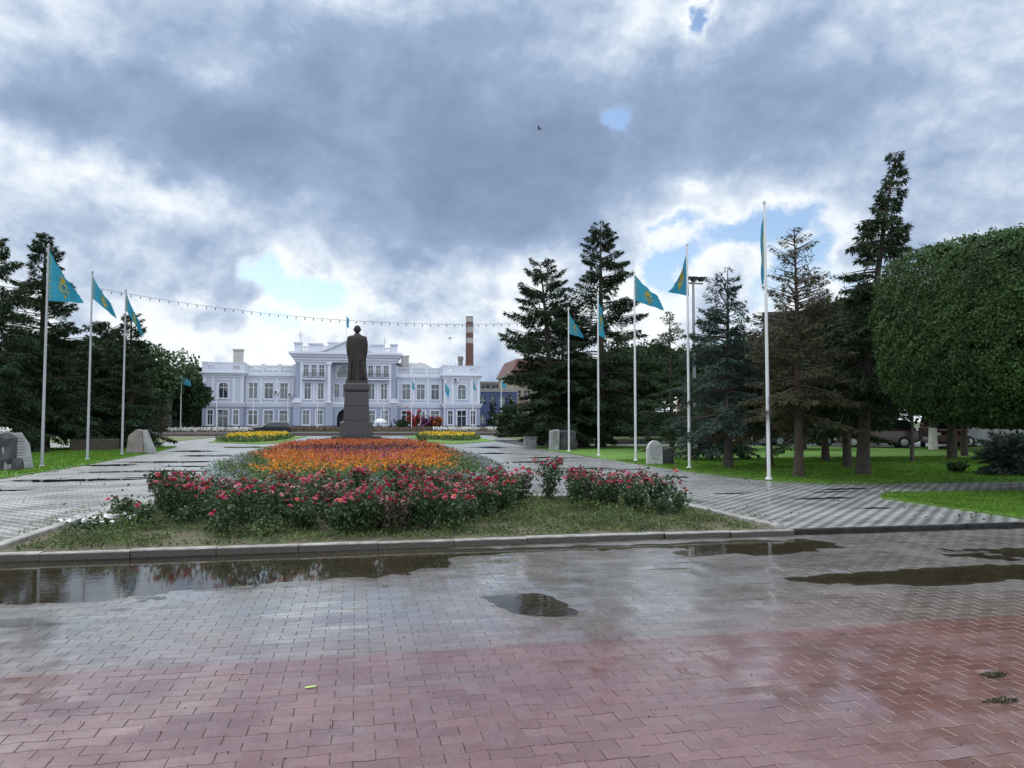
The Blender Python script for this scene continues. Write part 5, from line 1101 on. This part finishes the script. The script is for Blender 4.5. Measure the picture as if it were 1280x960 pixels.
# yellow flank beds
def in_rect(x0, x1, y0, y1):
    def f(x, y, r):
        q = ((x - (x0 + x1) / 2) / ((x1 - x0) / 2)) ** 2 + ((y - (y0 + y1) / 2) / ((y1 - y0) / 2)) ** 2
        return q + .3 * nfield(x, y, .5, 1) < 1
    return f
scatter('yellow_flowers', 'yellow flower patch on the left lawn before the road', 'flowers', (-10.8, -6.2), (62, 82), 9000, .45, .2, M_yel, in_rect(-10.8, -6.2, 62, 82), zb=.08, flat=.2)
scatter('flower_greenery', 'green foliage under the left yellow flowers', 'flowers', (-11.2, -5.9), (60, 84), 9000, .35, .22, M_cgreen, in_rect(-11.2, -5.9, 60, 84), zb=.05)
scatter('yellow_flowers', 'yellow flower patch on the right lawn before the road', 'flowers', (6.0, 10.8), (64, 82), 7000, .4, .2, M_yel, in_rect(6.0, 10.8, 64, 82), zb=.08, flat=.2)
scatter('flower_greenery', 'green foliage under the right yellow flowers', 'flowers', (5.6, 11.2), (62, 84), 9000, .3, .22, M_cgreen, in_rect(5.6, 11.2, 62, 84), zb=.05)
# border in front of the building
M_earthy = M_fl('brown_border_plants', (.11, .075, .055), (.16, .12, .08))
tag(MB().box(-60, 40, 112.2, 117.5, -.05, .25).build('flower_border_soil', M_soil), kind='structure')
scatter('border_plants', 'brownish low border plants along the foot of the building', 'flowers', (-58, 38), (112.4, 117.3), 22000, .45, .28, M_earthy, zb=.2)
scatter('white_flowers', 'band of white flowers in the border left of the building door', 'flowers', (-36, -14), (112.3, 114.5), 5000, .4, .22, M_white_fl, lambda x, y, r: nfield(x, y, .4, 2) > -.15, zb=.3)
scatter('white_flowers', 'band of white flowers in the border before the right pavilion', 'flowers', (11, 27), (112.3, 114.5), 4000, .4, .22, M_white_fl, lambda x, y, r: nfield(x, y, .4, 7) > -.1, zb=.3)
# ================================================================== STONES WITH INSCRIPTIONS
M_granite = mat('light_grey_granite', (.24, .24, .235), .55, .3, 3, .4, 70)
M_rough = mat('rough_dark_granite', (.045, .044, .046), .85, .4, 3, 1.0, 14)
M_inkd = mat('engraved_lettering', (.10, .10, .10), .8)
def rock(b, cx, cy, w_, d_, h, seed, top=.75, n=14, lean=(0, 0)):
    r_ = random.Random(seed); lv = [0, .3, .65, .9, 1.0]; rad_ = [1.0, 1.04, .95, top + .05, top * .75]; o = []
    for z, q in zip(lv, rad_):
        for k in range(n):
            a = 2 * PI * k / n; e = (abs(math.cos(a)) ** 4 + abs(math.sin(a)) ** 4) ** (-.25); j = r_.uniform(.92, 1.06) * q * e
            o.append((cx + lean[0] * z + w_ / 2 * j * math.cos(a), cy + lean[1] * z + d_ / 2 * j * math.sin(a), h * z + (r_.uniform(-.05, .05) if 0 < z < 1 else 0)))
    f = [(i * n + k, i * n + (k + 1) % n, (i + 1) * n + (k + 1) % n, (i + 1) * n + k) for i in range(4) for k in range(n)] + [tuple(range(n))[::-1], tuple(range(4 * n, 5 * n))]
    b.add(o, f); return b
def inscription(par, x0, x1, z0, z1, y, rows, seed, M=None):
    r_ = random.Random(seed); b = MB()
    for k in range(rows):
        z = z1 - (k + .5) * (z1 - z0) / rows; x = x0 + r_.uniform(0, .08)
        while x < x1 - .05:
            w_ = r_.uniform(.02, .07); b.box(x, min(x + w_, x1), y - .004, y + .001, z - .012, z + .012, M); x += w_ + .02
    return b.build('inscription', M_inkd, par)
# left boulder: dark rock, pale polished slab leaning on its right-facing side
st1 = empty('memorial_stone', (-11.45, 28.0, 0), 'big dark boulder with a pale engraved slab and flowers on top, far left', 'memorial stone', 'inscribed stones beside the boulevard')
rock(MB(), 0, 0, 1.15, 1.1, 1.22, 4, top=.92, lean=(-.05, 0)).build('boulder', M_rough, st1)
b = MB(); Mx = Matrix.Translation((.62, -.1, 0)) @ Matrix.Rotation(R(62), 4, 'Z') @ Matrix.Rotation(R(-14), 4, 'X')
pl = [(-.50, .02), (.50, .02), (.50, .85), (.28, 1.26), (-.42, 1.24), (-.52, .7)]
o_ = [Mx @ Vector((x, yy, z)) for yy in (-.07, .07) for x, z in pl]; b.add(o_, [(5, 4, 3, 2, 1, 0), (6, 7, 8, 9, 10, 11)] + [(i, (i + 1) % 6, 6 + (i + 1) % 6, 6 + i) for i in range(6)])
sl_ = b.build('engraved_slab', M_granite, st1, bevel=.015); inscription(sl_, -.36, .34, .25, 1.1, -.073, 9, 5, Mx)
rock(MB(), .75, -.55, .34, .3, .42, 9, top=.6).build('foot_stone', M_rough, st1)
b = tag(MB().box(-12.0, -11.2, 27.6, 28.3, 1.20, 1.26).build('stone_ledge', M_granite), 'pale slab lying flat on top of the far left boulder', 'slab')
r_ = np.random.default_rng(3); n = 70; p = np.stack([r_.uniform(-.3, .3, n), r_.uniform(-.2, .2, n), r_.uniform(.02, .12, n)], 1); a = rnd_dirs(n, r_); vv, f = kites(p, a, unit(np.cross(a, rnd_dirs(n, r_))), np.full(n, .09), np.full(n, .04))
fo = np_mesh('white_flowers', vv, f, M_white_fl); fo.location = (-11.45, 27.95, 1.262); tag(fo, 'white flowers laid on top of the far left boulder', 'flowers')
st2 = empty('memorial_stone', (-10.45, 41.2, 0), 'pinkish low stone with pale sloping engraved face beside farthest left flagpole', 'memorial stone', 'inscribed stones beside the boulevard')
M_pinkst = mat('pinkish_granite', (.20, .165, .15), .8, .3, 3, .8, 20)
MB().prism([(-.72, 0), (.15, 0), (.05, 1.15), (-.25, 1.22), (-.62, .9)], 'y', -.25, .3).build('boulder', M_pinkst, st2, bevel=.04)
b = MB(); b.prism([(.16, 0), (.62, 0), (.12, 1.2), (.055, 1.16)], 'y', -.32, .34); s_ = b.build('engraved_slab', M_granite, st2, bevel=.015)
st3 = empty('memorial_stone', (11.15, 41.4, 0), 'tall pale slab backed by a dark boulder before the two big spruces', 'memorial stone', 'inscribed stones beside the boulevard')
rock(MB(), .45, .25, 1.15, .8, 1.12, 14, top=.9).build('boulder', M_rough, st3)
b = MB(); b.prism([(-.62, 0), (-.12, 0), (-.10, 1.15), (-.2, 1.17), (-.60, 1.10)], 'y', -.35, .1); s_ = b.build('engraved_slab', M_granite, st3, bevel=.02); inscription(s_, -.55, -.18, .3, 1.05, -.353, 9, 6)
st4 = empty('memorial_stone', (10.85, 26.6, 0), 'white arched engraved slab with dark rock behind, near the floodlight mast', 'memorial stone', 'inscribed stones beside the boulevard')
M_wst = mat('white_granite', (.40, .40, .39), .6, .22, 4, .5, 60)
Mr = Matrix.Rotation(R(-12), 4, 'Z')
prof = [(-.38, 0), (.20, 0), (.19, .62), (.12, .80), (-.02, .90), (-.16, .90), (-.29, .80), (-.37, .62)]
o_ = [Mr @ Vector((x, yy, z)) for yy in (-.16, .12) for x, z in prof]; k = len(prof); b = MB(); b.add(o_, [tuple(range(k))[::-1], tuple(range(k, 2 * k))] + [(i, (i + 1) % k, k + (i + 1) % k, k + i) for i in range(k)])
s_ = b.build('engraved_slab', M_wst, st4, bevel=.02); inscription(s_, -.28, .12, .2, .75, -.163, 8, 8, Mr)
rock(MB(), .42, .12, .55, .5, .66, 17, top=.85).build('rear_rock', M_rough, st4)

# ================================================================== PARK FURNITURE
M_black = mat('black_metal', (.02, .02, .022), .5); M_dwood = mat('dark_wood', (.045, .032, .025), .6, .3, 6)
M_steel = mat('galvanised_steel', (.25, .26, .27), .45, .15, 3, metallic=.4)
bn_ = empty('litter_bin', (-16.0, 43.2, .03), 'small dark ribbed litter bin on the lawn beside a thick trunk', 'litter bin')
b = MB()
for k in range(16):
    a = 2 * PI * k / 16; b.box(.20 * math.cos(a) - .03, .20 * math.cos(a) + .03, .20 * math.sin(a) - .03, .20 * math.sin(a) + .03, .04, .58)
b.build('slats', M_black, bn_); MB().lathe([(.17, .05), (.18, .52), (.16, .53)], 0, 0, 16).build('liner', M_steel, bn_); MB().lathe([(.24, .58), (.24, .62), (.19, .63)], 0, 0, 16).build('rim', M_black, bn_)
pl_ = empty('planter_wall', (-14.0, 45.6, .03), 'long dark low planter box behind the farthest left flagpole', 'planter')
b = MB(); b.box(-1.1, 1.1, -.5, -.4, 0, .62); b.box(-1.1, 1.1, .4, .5, 0, .62); b.box(-1.1, -1.0, -.4, .4, 0, .62); b.box(1.0, 1.1, -.4, .4, 0, .62); b.build('box', M_dwood, pl_, bevel=.015); MB().box(-1.0, 1.0, -.4, .4, .3, .5).build('soil', M_soil, pl_)
r_ = np.random.default_rng(5); n = 500; p = np.stack([r_.uniform(-1, 1, n), r_.uniform(-.4, .4, n), r_.uniform(.5, .72, n)], 1); a = rnd_dirs(n, r_); vv, f = kites(p, a, unit(np.cross(a, rnd_dirs(n, r_))), np.full(n, .12), np.full(n, .03)); np_mesh('foliage', vv, f, L_dark, pl_)
bk = empty('backdrop_planter', (13.4, 46.2, .03), 'dark planter box standing behind the tall pale slab', 'planter')
MB().box(-.9, .9, -.35, .35, 0, .62).box(-.95, .95, -.4, .4, .623, .68).build('box', M_dwood, bk, bevel=.01)
pb_ = empty('stone_block', (10.3, 45.2, 0), 'pale concrete block left of the tall pale slab', 'block')
MB().box(-.35, .35, -.3, .3, .003, .6).box(-.42, .42, -.36, .36, .603, .68).build('block', M_granite, pb_, bevel=.02)
tag(rock(MB(), 0, 0, .8, .6, .95, 44, top=.8).build('standing_stone', M_rough), 'dark upright stone among spruces left of the plaza', 'stone').location = (-18.8, 58, 0)
tag(rock(MB(), 0, 0, 1.3, .7, .55, 45, top=.8).build('low_rock', mat('pale_rock', (.26, .26, .25), .8, .3, 3, .8, 20)), 'low pale rock with plants right of the upright stone', 'stone').location = (-17.4, 58.3, 0)
shrub(-17.0, 57.5, .9, .9, 'low plants round the pale rock on the left plaza', n=500, lsz=.2, seed=8)
shrub(-14.9, 54.0, .5, .9, 'low bush beside the long dark planter', n=400, lsz=.16, seed=18)
# pale short post on the right lawn
po = empty('bollard', (16.4, 35.5, .03), 'short pale blue-grey post on the right lawn', 'post'); MB().lathe([(.16, 0), (.15, .08), (.10, .10), (.09, .72), (.12, .76), (.12, .82), (.02, .88)], 0, 0, 14).build('post', mat('bluegrey_paint', (.22, .28, .30), .6), po, smooth=True)

# floodlight mast
fm = empty('floodlight_mast', (17.3, 37.2, .03), 'tall grey mast with a dark floodlight head between two spruces', 'floodlight mast')
MB().tube([(0, 0, 0), (0, 0, 8.9)], [.11, .06], 10).build('mast', M_steel, fm, smooth=True); MB().lathe([(.2, 0), (.2, .04), (.12, .3)], 0, 0, 12).build('base', M_steel, fm)
MB().box(-.55, .55, -.04, .04, 8.80, 8.88).box(-.04, .04, -.4, .4, 8.885, 8.94).build('crossbar', M_steel, fm)
for x in (-.42, 0, .42):
    f = MB(); f.frus(x, -.1, 8.95, 9.15, .10, .16, .17, .2).build('floodlight', M_black, fm)
# ================================================================== STRING OF BULBS
sl0 = empty('string_lights', (0, 0, 0), 'string of small dark bulbs sagging across the boulevard above the statue', 'string lights')
A_, B_ = Vector((-13.6, 44.0, 8.7)), Vector((13.0, 45.0, 7.8)); pts = []
for k in range(61):
    t = k / 60; p = A_.lerp(B_, t); p.z -= 1.75 * 4 * t * (1 - t) * .5; pts.append(tuple(p))
MB().tube(pts, .012, 4).build('cable', M_black, sl0)
bm_ = MB(); bm_.lathe([(.014, 0), (.016, -.05), (.026, -.07), (.032, -.10), (.026, -.13), (.01, -.145)], 0, 0, 8); proto = bm_.build('bulb', mat('dark_bulb_glass', (.06, .06, .05), .2), sl0, smooth=True)
n = 56
for k in range(n):
    t = (k + .5) / n; p = A_.lerp(B_, t); p.z -= 1.75 * 4 * t * (1 - t) * .5 + .01
    o = proto if k == 0 else proto.copy()
    if k: C.objects.link(o); o.parent = sl0
    o.location = p
# ================================================================== BIRDS
def bird(loc_, s, label, rz, flap):
    o = empty('bird', loc_, label, 'bird', None, rz)
    b = MB(); b.tube([(0, -.16, 0), (0, -.08, .01), (0, .02, .01), (0, .11, .02), (0, .16, .025), (0, .19, .02)], [.008, .04, .05, .035, .03, .008], 8)
    for sg in (-1, 1):
        b.add([(sg * .03, .06, .02), (sg * .03, -.06, .01), (sg * .17, -.05, .02 + flap * .10), (sg * .36, -.10, flap * .16), (sg * .20, .07, .03 + flap * .12)], [(0, 1, 2, 4), (2, 3, 4)])
        b.add([(sg * .03, .06, .012), (sg * .03, -.06, .002), (sg * .17, -.05, .012 + flap * .10), (sg * .36, -.10, flap * .16 - .003), (sg * .20, .07, .022 + flap * .12)], [(4, 2, 1, 0), (4, 3, 2)])
    b.add([(0, -.12, .005), (-.05, -.24, 0), (.05, -.24, 0), (0, -.13, -.005)], [(0, 1, 2), (3, 2, 1)])
    b.build('body', M_black, o); o.scale = (s,) * 3
bird((6.9, 28.5, 13.0), .55, 'dark bird flying high in the clouds above the boulevard', .9, .9)
bird((7.0, 58.0, 8.0), .8, 'tiny dark bird flying low left of the factory chimney', 2.2, -.8)
# fallen leaf and litter on the plaza
lf = MB(); lf.add([(-.04, 0, .002), (-.012, -.014, .004), (.02, -.013, .003), (.045, 0, .006), (.018, .012, .003), (-.014, .013, .004)], [(0, 1, 2, 3), (0, 3, 4, 5)]); o = lf.build('leaf', mat('yellow_green_leaf', (.38, .50, .08), .5, .1, 30)); o.location = (-.27, 5.05, PL + .011); o.rotation_euler = (0, 0, .3); tag(o, 'single yellow-green leaf on the wet red paving', 'leaf')
lf = MB(); lf.add([(-.04, 0, .002), (-.012, -.02, .006), (.03, -.018, .004), (.05, 0, .008), (.02, .02, .004), (-.014, .018, .006)], [(0, 1, 2, 3), (0, 3, 4, 5)]); o = lf.build('leaf', mat('dark_wet_leaf', (.03, .022, .015), .4)); o.location = (.3, 7.95, PL + .008); tag(o, 'small dark leaf floating in the big puddle', 'leaf')
scatter('debris', 'tiny dark crumbs and leaf bits strewn over the paving', 'debris', (-4, 7.5), (3, 9.8), 700, .001, .012, mat('dark_crumbs', (.02, .017, .012), .8), zb=PL + .012, flat=.1)
scatter('joint_moss', 'dark moss tufts in some joints of the red paving', 'moss', (-2, 4.6), (3.4, 6.2), 9000, .004, .012, mat('dark_moss', (.03, .035, .012), .9), lambda x, y, r: (np.abs(y / .1125 - np.round(y / .1125)) < .07) & (nfield(x, y, 2.2, 6) > .25), zb=PL + .003, wd=.3)

scatter('joint_moss', 'two dark mossy hollows in the red paving at lower right', 'moss', (3.55, 4.35), (3.85, 4.5), 9000, .006, .014, mat('dark_moss', (.03, .035, .012), .9), lambda x, y, r: (((x - 4.14) / .12) ** 2 + ((y - 4.4) / .05) ** 2 + .6 * nfield(x, y, 9) < .8) | (((x - 3.80) / .15) ** 2 + ((y - 3.98) / .045) ** 2 + .6 * nfield(x, y, 9) < .8), zb=PL + .006, wd=.3)
# ================================================================== VEHICLES
M_tyre = mat('tyre_rubber', (.018, .018, .018), .8); M_rim = mat('alloy_rim', (.40, .40, .42), .3, metallic=.6); M_cglass = mat('car_glass', (.015, .018, .02), .06, spec=.8); M_lamp = mat('lamp_glass', (.55, .56, .56), .15); M_tail = mat('tail_lamp', (.25, .01, .01), .2)
def car(loc_, rz, body, label, kind='suv', group=None):
    o = empty('parked_car' if group else 'car', loc_, label, 'car', group, rz)
    L = 4.6 if kind != 'van' else 4.9; W = .92
    low = {'suv': [(-2.25, .35), (-2.3, .75), (-2.22, 1.02), (-1.0, 1.12), (2.15, 1.08), (2.28, .9), (2.3, .4), (1.9, .28), (-1.9, .28)], 'sedan': [(-2.2, .3), (-2.25, .62), (-2.1, .82), (-1.0, .95), (1.6, .97), (2.15, .92), (2.25, .6), (2.2, .32), (1.8, .25), (-1.8, .25)], 'van': [(-2.4, .35), (-2.42, .85), (-2.2, 1.1), (-1.6, 1.2), (2.4, 1.2), (2.45, .4), (2.0, .28), (-2.0, .28)]}[kind]
    top = {'suv': [(-1.25, 1.1), (-.45, 1.66), (1.7, 1.70), (2.12, 1.08)], 'sedan': [(-1.05, .94), (-.35, 1.40), (.9, 1.42), (1.65, .95)], 'van': [(-1.75, 1.18), (-1.15, 1.86), (2.2, 1.95), (2.4, 1.2)]}[kind]
    zt = top[1][1]
    b = MB(); b.prism(low, 'y', -W, W); bd = b.build('body', body, o, bevel=.07, seg=2)
    b = MB(); n = len(top); ins = .14
    v = [(x, -W + (.04 if z < zt - .1 else ins + .06), z) for x, z in top] + [(x, W - (.04 if z < zt - .1 else ins + .06), z) for x, z in top]
    b.add(v, [tuple(range(n))[::-1], tuple(range(n, 2 * n))] + [(i, (i + 1) % n, n + (i + 1) % n, n + i) for i in range(n)]); b.build('cabin', body, o, bevel=.05, seg=2)
    # glass: sides, front, rear, a little proud of the cabin
    def lerp(a, c, t): return (a[0] + (c[0] - a[0]) * t, a[1] + (c[1] - a[1]) * t)
    g = MB(); A, B, D, E_ = top
    for sg in (-1, 1):
        for (s0, s1) in ((.06, .46), (.50, .92)):
            p0, p1 = lerp(A, E_, s0), lerp(A, E_, s1); q0, q1 = lerp(B, D, s0 * .9), lerp(B, D, min(1, s1 * 1.02))
            quad = [lerp(p0, q0, .12), lerp(p1, q1, .12), lerp(p1, q1, .86), lerp(p0, q0, .86)]
            def yy(z): return sg * (W - .035 - (ins + .02) * (z - A[1]) / (zt - A[1]) + .012)
            g.add([(x, yy(z), z) for x, z in quad], [(0, 1, 2, 3)])
    for P_, Q_, sg in ((A, B, -1), (E_, D, 1)):
        a0, a1 = lerp(P_, Q_, .1), lerp(P_, Q_, .86); k = .02 * sg
        g.add([(a0[0] + k, -W + .14, a0[1]), (a0[0] + k, W - .14, a0[1]), (a1[0] + k, W - .28, a1[1]), (a1[0] + k, -W + .28, a1[1])], [(0, 1, 2, 3)])
    g.build('windows', M_cglass, o)
    for x in (-1.42, 1.42):
        for sg in (-1, 1):
            wv = MB(); wv.lathe([(.20, -.11), (.33, -.11), (.35, -.06), (.35, .06), (.33, .11), (.20, .11)], 0, 0, 20); wo_ = bpy.data.objects.new('wheel', None); C.objects.link(wo_); wo_.parent = o; wo_.location = (x, sg * (W - .08), .35); wo_.rotation_euler = (R(90), 0, 0)
            wv.build('tyre', M_tyre, wo_, smooth=True); MB().lathe([(.205, -.115), (.205, .115), (.06, .125)], 0, 0, 16).build('rim', M_rim, wo_)
    for sg in (-1, 1):
        MB().box(low[1][0] - .012, low[1][0] + .10, sg * .72 - .16, sg * .72 + .16, low[1][1] - .05, low[1][1] + .1).build('headlight', M_lamp, o)
        xe = max(q[0] for q in low); MB().box(xe - .12, xe + .01, sg * .78 - .1, sg * .78 + .1, .78, .98).build('tail_light', M_tail, o)
        MB().box(top[0][0] + .25, top[0][0] + .42, *sorted((sg * (W + .01), sg * (W + .17))), top[0][1] + .02, top[0][1] + .16).build('mirror', body, o, bevel=.02)
    MB().box(low[1][0] - .02, low[1][0] + .05, -.26, .26, .42, .54).build('number_plate', M_lamp, o)
    return o
M_cblk = mat('black_car_paint', (.012, .014, .02), .2, .05, 1, coat=.8); M_cred = mat('dark_red_car_paint', (.055, .008, .010), .3, .05, 1, coat=.8); M_cwht = mat('white_car_paint', (.60, .60, .60), .3, .03, 1, coat=.6); M_csil = mat('silver_car_paint', (.32, .33, .35), .3, .03, 1, coat=.6)
car((-10.3, 101, -.1), 0, M_cblk, 'black estate car driving left on the road in front of the building', 'suv')
GC = 'cars parked beyond the right lawn'
car((31.2, 41.6, .02), R(-25), M_cred, 'long dark red estate car behind the thin whitewashed trunk', 'suv', GC)
car((34.6, 40.0, .02), R(60), M_cred, 'dark red van seen from the rear between whitewashed trunks', 'van', GC)
car((38.8, 41.0, .02), R(-25), M_csil, 'pale car partly hidden behind the thick whitewashed trunk', 'suv', GC)
car((41.0, 36.6, .02), R(-15), M_cwht, 'white car at the right edge behind the low blue spruce', 'sedan', GC)
car((28.0, 44.6, .02), R(-20), M_cblk, 'black car in deep shade left of the dark red estate', 'sedan', GC)
# green bus
bs = empty('bus', (29.5, 139, -.02), 'green city bus with a pale roof parked between the firs and the big spruces', 'bus')
M_bgr = mat('green_bus_paint', (.035, .20, .06), .35, .08, 1); M_broof = mat('pale_green_roof', (.45, .58, .48), .5)
MB().box(-1.25, 1.45, -1.2, 6.5, .35, 2.35).build('body', M_bgr, bs, bevel=.1, seg=2); MB().frus(.1, 2.65, 2.353, 2.75, 1.32, 3.8, 1.1, 3.6).build('roof', M_broof, bs, bevel=.05)
g = MB(); g.box(-1.0, 1.2, -1.225, -1.19, 1.35, 2.2); g.box(-1.27, -1.24, -.8, 6.0, 1.4, 2.15); g.box(1.44, 1.47, -.8, 6.0, 1.4, 2.15); g.build('windows', M_cglass, bs)
for x in (-.95, 1.15): MB().box(x - .14, x + .14, -1.23, -1.19, .75, .95).build('tail_light', M_tail, bs)
MB().box(-1.3, 1.5, -1.26, -1.19, .42, .6).build('bumper', M_black, bs)
for yv in (.4, 4.8):
    for x in (-1.15, 1.35):
        wv = MB().lathe([(.25, -.14), (.44, -.14), (.46, 0), (.44, .14), (.25, .14)], 0, 0, 18).build('wheel', M_tyre, bs); wv.location = (x, yv, .46); wv.rotation_euler = (0, R(90), 0)

# ================================================================== PEOPLE (tiny, far away)
M_skin = mat('skin', (.42, .25, .18), .6)
def person(u, v, z, rz, label, top, legs, sit=False, hair=(.03, .02, .015), s=1.0):
    o = empty('person', (u, v, z), label, 'person', None, rz)
    if not sit: J = [(0, 0, .95), (0, 0, 1.15), (0, 0, 1.38), (0, 0, 1.50), (0, .02, 1.62), (-.09, 0, .90), (-.11, .08, .50), (-.11, -.02, .07), (-.11, .12, .04), (.09, 0, .90), (.12, -.10, .50), (.12, -.22, .10), (.12, -.10, .05), (-.18, 0, 1.38), (-.23, .02, 1.10), (-.22, .14, .88), (.18, 0, 1.38), (.23, -.03, 1.10), (.22, .06, .86)]
    else: J = [(0, 0, .50), (0, .02, .72), (0, .06, .95), (0, .08, 1.06), (0, .12, 1.17), (-.09, .04, .48), (-.14, .46, .50), (-.14, .42, .08), (-.14, .56, .04), (.09, .04, .48), (.14, .46, .50), (.14, .42, .08), (.14, .56, .04), (-.18, .06, .94), (-.24, .16, .70), (-.14, .38, .58), (.18, .06, .94), (.24, .16, .70), (.14, .38, .58)]
    E_ = [(0, 1), (1, 2), (2, 3), (3, 4), (0, 5), (5, 6), (6, 7), (7, 8), (0, 9), (9, 10), (10, 11), (11, 12), (2, 13), (13, 14), (14, 15), (2, 16), (16, 17), (17, 18)]
    rad_ = [.14, .13, .14, .05, .085, .09, .065, .045, .035, .09, .065, .045, .035, .06, .045, .032, .06, .045, .032]
    me = bpy.data.meshes.new('body'); me.from_pydata(J, E_, []); b = link('body', me, [top, legs, M_skin], o)
    md = b.modifiers.new('skin', 'SKIN'); 
    for i, q in enumerate(me.skin_vertices[0].data): q.radius = (rad_[i], rad_[i] * .85); q.use_root = (i == 0)
    sub = b.modifiers.new('sub', 'SUBSURF'); sub.levels = 1; sub.render_levels = 1
    hd = J[4]; MB().lathe([(.03, -.10), (.08, -.04), (.095, .03), (.07, .10), (.02, .13)], 0, 0, 10).build('head', M_skin, o, smooth=True).location = hd
    h_ = MB().lathe([(.10, .02), (.10, .07), (.075, .12), (.02, .145)], 0, -.01, 10).build('hair', mat('dark_hair', hair, .7), o, smooth=True); h_.location = hd
    hz = J[0][2]
    MB().lathe([(.11, -hz * .45 if not sit else -.05), (.15, 0), (.12, .1)], 0, 0, 10).build('trousers', legs, o, smooth=True).location = J[0]
    o.scale = (s,) * 3; return o
M_pw = mat('white_shirt', (.62, .62, .64), .8); M_pb = mat('blue_shirt', (.12, .18, .28), .8); M_pd = mat('dark_clothes', (.02, .02, .025), .8); M_pr = mat('red_jacket', (.30, .03, .03), .8)
bb = empty('bench', (-27.0, 104.5, -.1), 'dark bench on the far left under the two seated people', 'bench')
b = MB(); [b.box(-1.1, 1.1, y0, y0 + .1, .42, .46) for y0 in (-.2, -.07, .06)]; b.build('seat', M_dwood, bb); b = MB(); [b.box(-1.1, 1.1, .24, .28, z0, z0 + .09) for z0 in (.55, .68, .81)]; b.build('backrest', M_dwood, bb)
for x in (-.9, .9): MB().box(x - .04, x + .04, -.18, .24, 0, .415).box(x - .04, x + .04, .22, .238, .42, .9).build('leg', M_black, bb)
person(-27.3, 104.4, -.1, R(190), 'person in a blue shirt sitting on the far left bench', M_pb, M_pd, sit=True, s=1.15)
person(-26.5, 104.4, -.1, R(165), 'person in a white shirt sitting on the far left bench', M_pw, M_pb, sit=True, s=1.25)
person(5.3, 119.5, 0, R(90), 'person in dark clothes standing by the door right of the statue', M_pd, M_pd)
person(19.6, 118.6, 0, R(-90), 'person in dark clothes walking by the right pavilion', M_pd, M_pd)
person(23.7, 117.9, 0, R(-90), 'person in a white shirt standing before the small firs', M_pw, M_pd)
person(25.8, 92.0, -.1, R(80), 'person in a white top on the road edge near the green bus', M_pw, M_pd)
# plants and ornaments before the right wing
shrub(6.9, 118.5, 1.8, 1.3, 'dark green clipped shrub before the right wing', n=900, lsz=.3, seed=21)
shrub(8.6, 118.7, 3.1, 1.2, 'red flowering tall shrub before the right wing', n=700, lsz=.3, seed=22, fl=M_fl('red_shrub_blooms', (.35, .03, .03)))
shrub(10.5, 118.6, 2.1, 1.2, 'purple flowering shrub right of the tall red one', n=700, lsz=.3, seed=23, fl=M_fl('purple_shrub_blooms', (.20, .05, .12)))
shrub(12.2, 118.6, 2.2, 1.0, 'dark shrub with red specks farthest right before the wing', n=700, lsz=.3, seed=24, fl=M_rust)
ca = empty('garden_ornament', (3.6, 119, 0), 'white wire garden ornament with domed top right of the statue', 'garden ornament')
MB().lathe([(1.05, 1.45), (1.0, 1.65), (.75, 1.9), (.4, 2.05), (.05, 2.1)], 0, 0, 16).build('dome', M_cwht, ca, smooth=True)
b = MB(); [b.tube([(.95 * math.cos(a), .95 * math.sin(a), 0), (.95 * math.cos(a), .95 * math.sin(a), 1.46)], .05, 6) for a in (0.4, 2.7, 3.6, 5.8)]; b.build('posts', M_cwht, ca)
MB().lathe([(.5, .2), (.62, .7), (.68, .75)], 0, 0, 14).build('basket', M_cwht, ca)
# hedge in front of the left tree mass, and hedges far away on the right
def hedge(x0, x1, y0, y1, h, label, m=L_dark, n=9000, lsz=.3, seed=3):
    r_ = np.random.default_rng(seed); o = empty('hedge', ((x0 + x1) / 2, (y0 + y1) / 2, 0), label, 'hedge'); hx, hy = (x1 - x0) / 2, (y1 - y0) / 2
    MB().box(-hx + .2, hx - .2, -hy + .2, hy - .2, 0, h - .25).build('branches', M_bark, o)
    p = np.stack([r_.uniform(-hx, hx, n), r_.uniform(-hy, hy, n), r_.uniform(0, h, n)], 1); ax_ = r_.integers(0, 3, n); p[ax_ == 0, 1] = -hy + r_.normal(0, .1, (ax_ == 0).sum()); p[ax_ == 1, 2] = h + r_.normal(0, .1, (ax_ == 1).sum())
    a = rnd_dirs(n, r_); l = r_.uniform(.6, 1.3, n) * lsz; vv, f = kites(p, a, unit(np.cross(a, rnd_dirs(n, r_))), l, l * .35); np_mesh('foliage', vv, f, m, o)
hedge(-80, -25.2, 112.6, 115, 5.0, 'long dark hedge across the road on the far left', n=16000, lsz=.45)
hedge(-70, -24.8, 133, 136, 5.0, 'tall dark hedge running on behind the left end of the building', n=12000, lsz=.5, seed=9)
hedge(14, 60, 76, 78, 2.2, 'long dark hedge beyond the side road on the right', n=12000, lsz=.45, seed=5)
hedge(46, 80, 52, 54, 2.4, 'dark hedge behind the parked cars', n=9000, lsz=.4, seed=6)
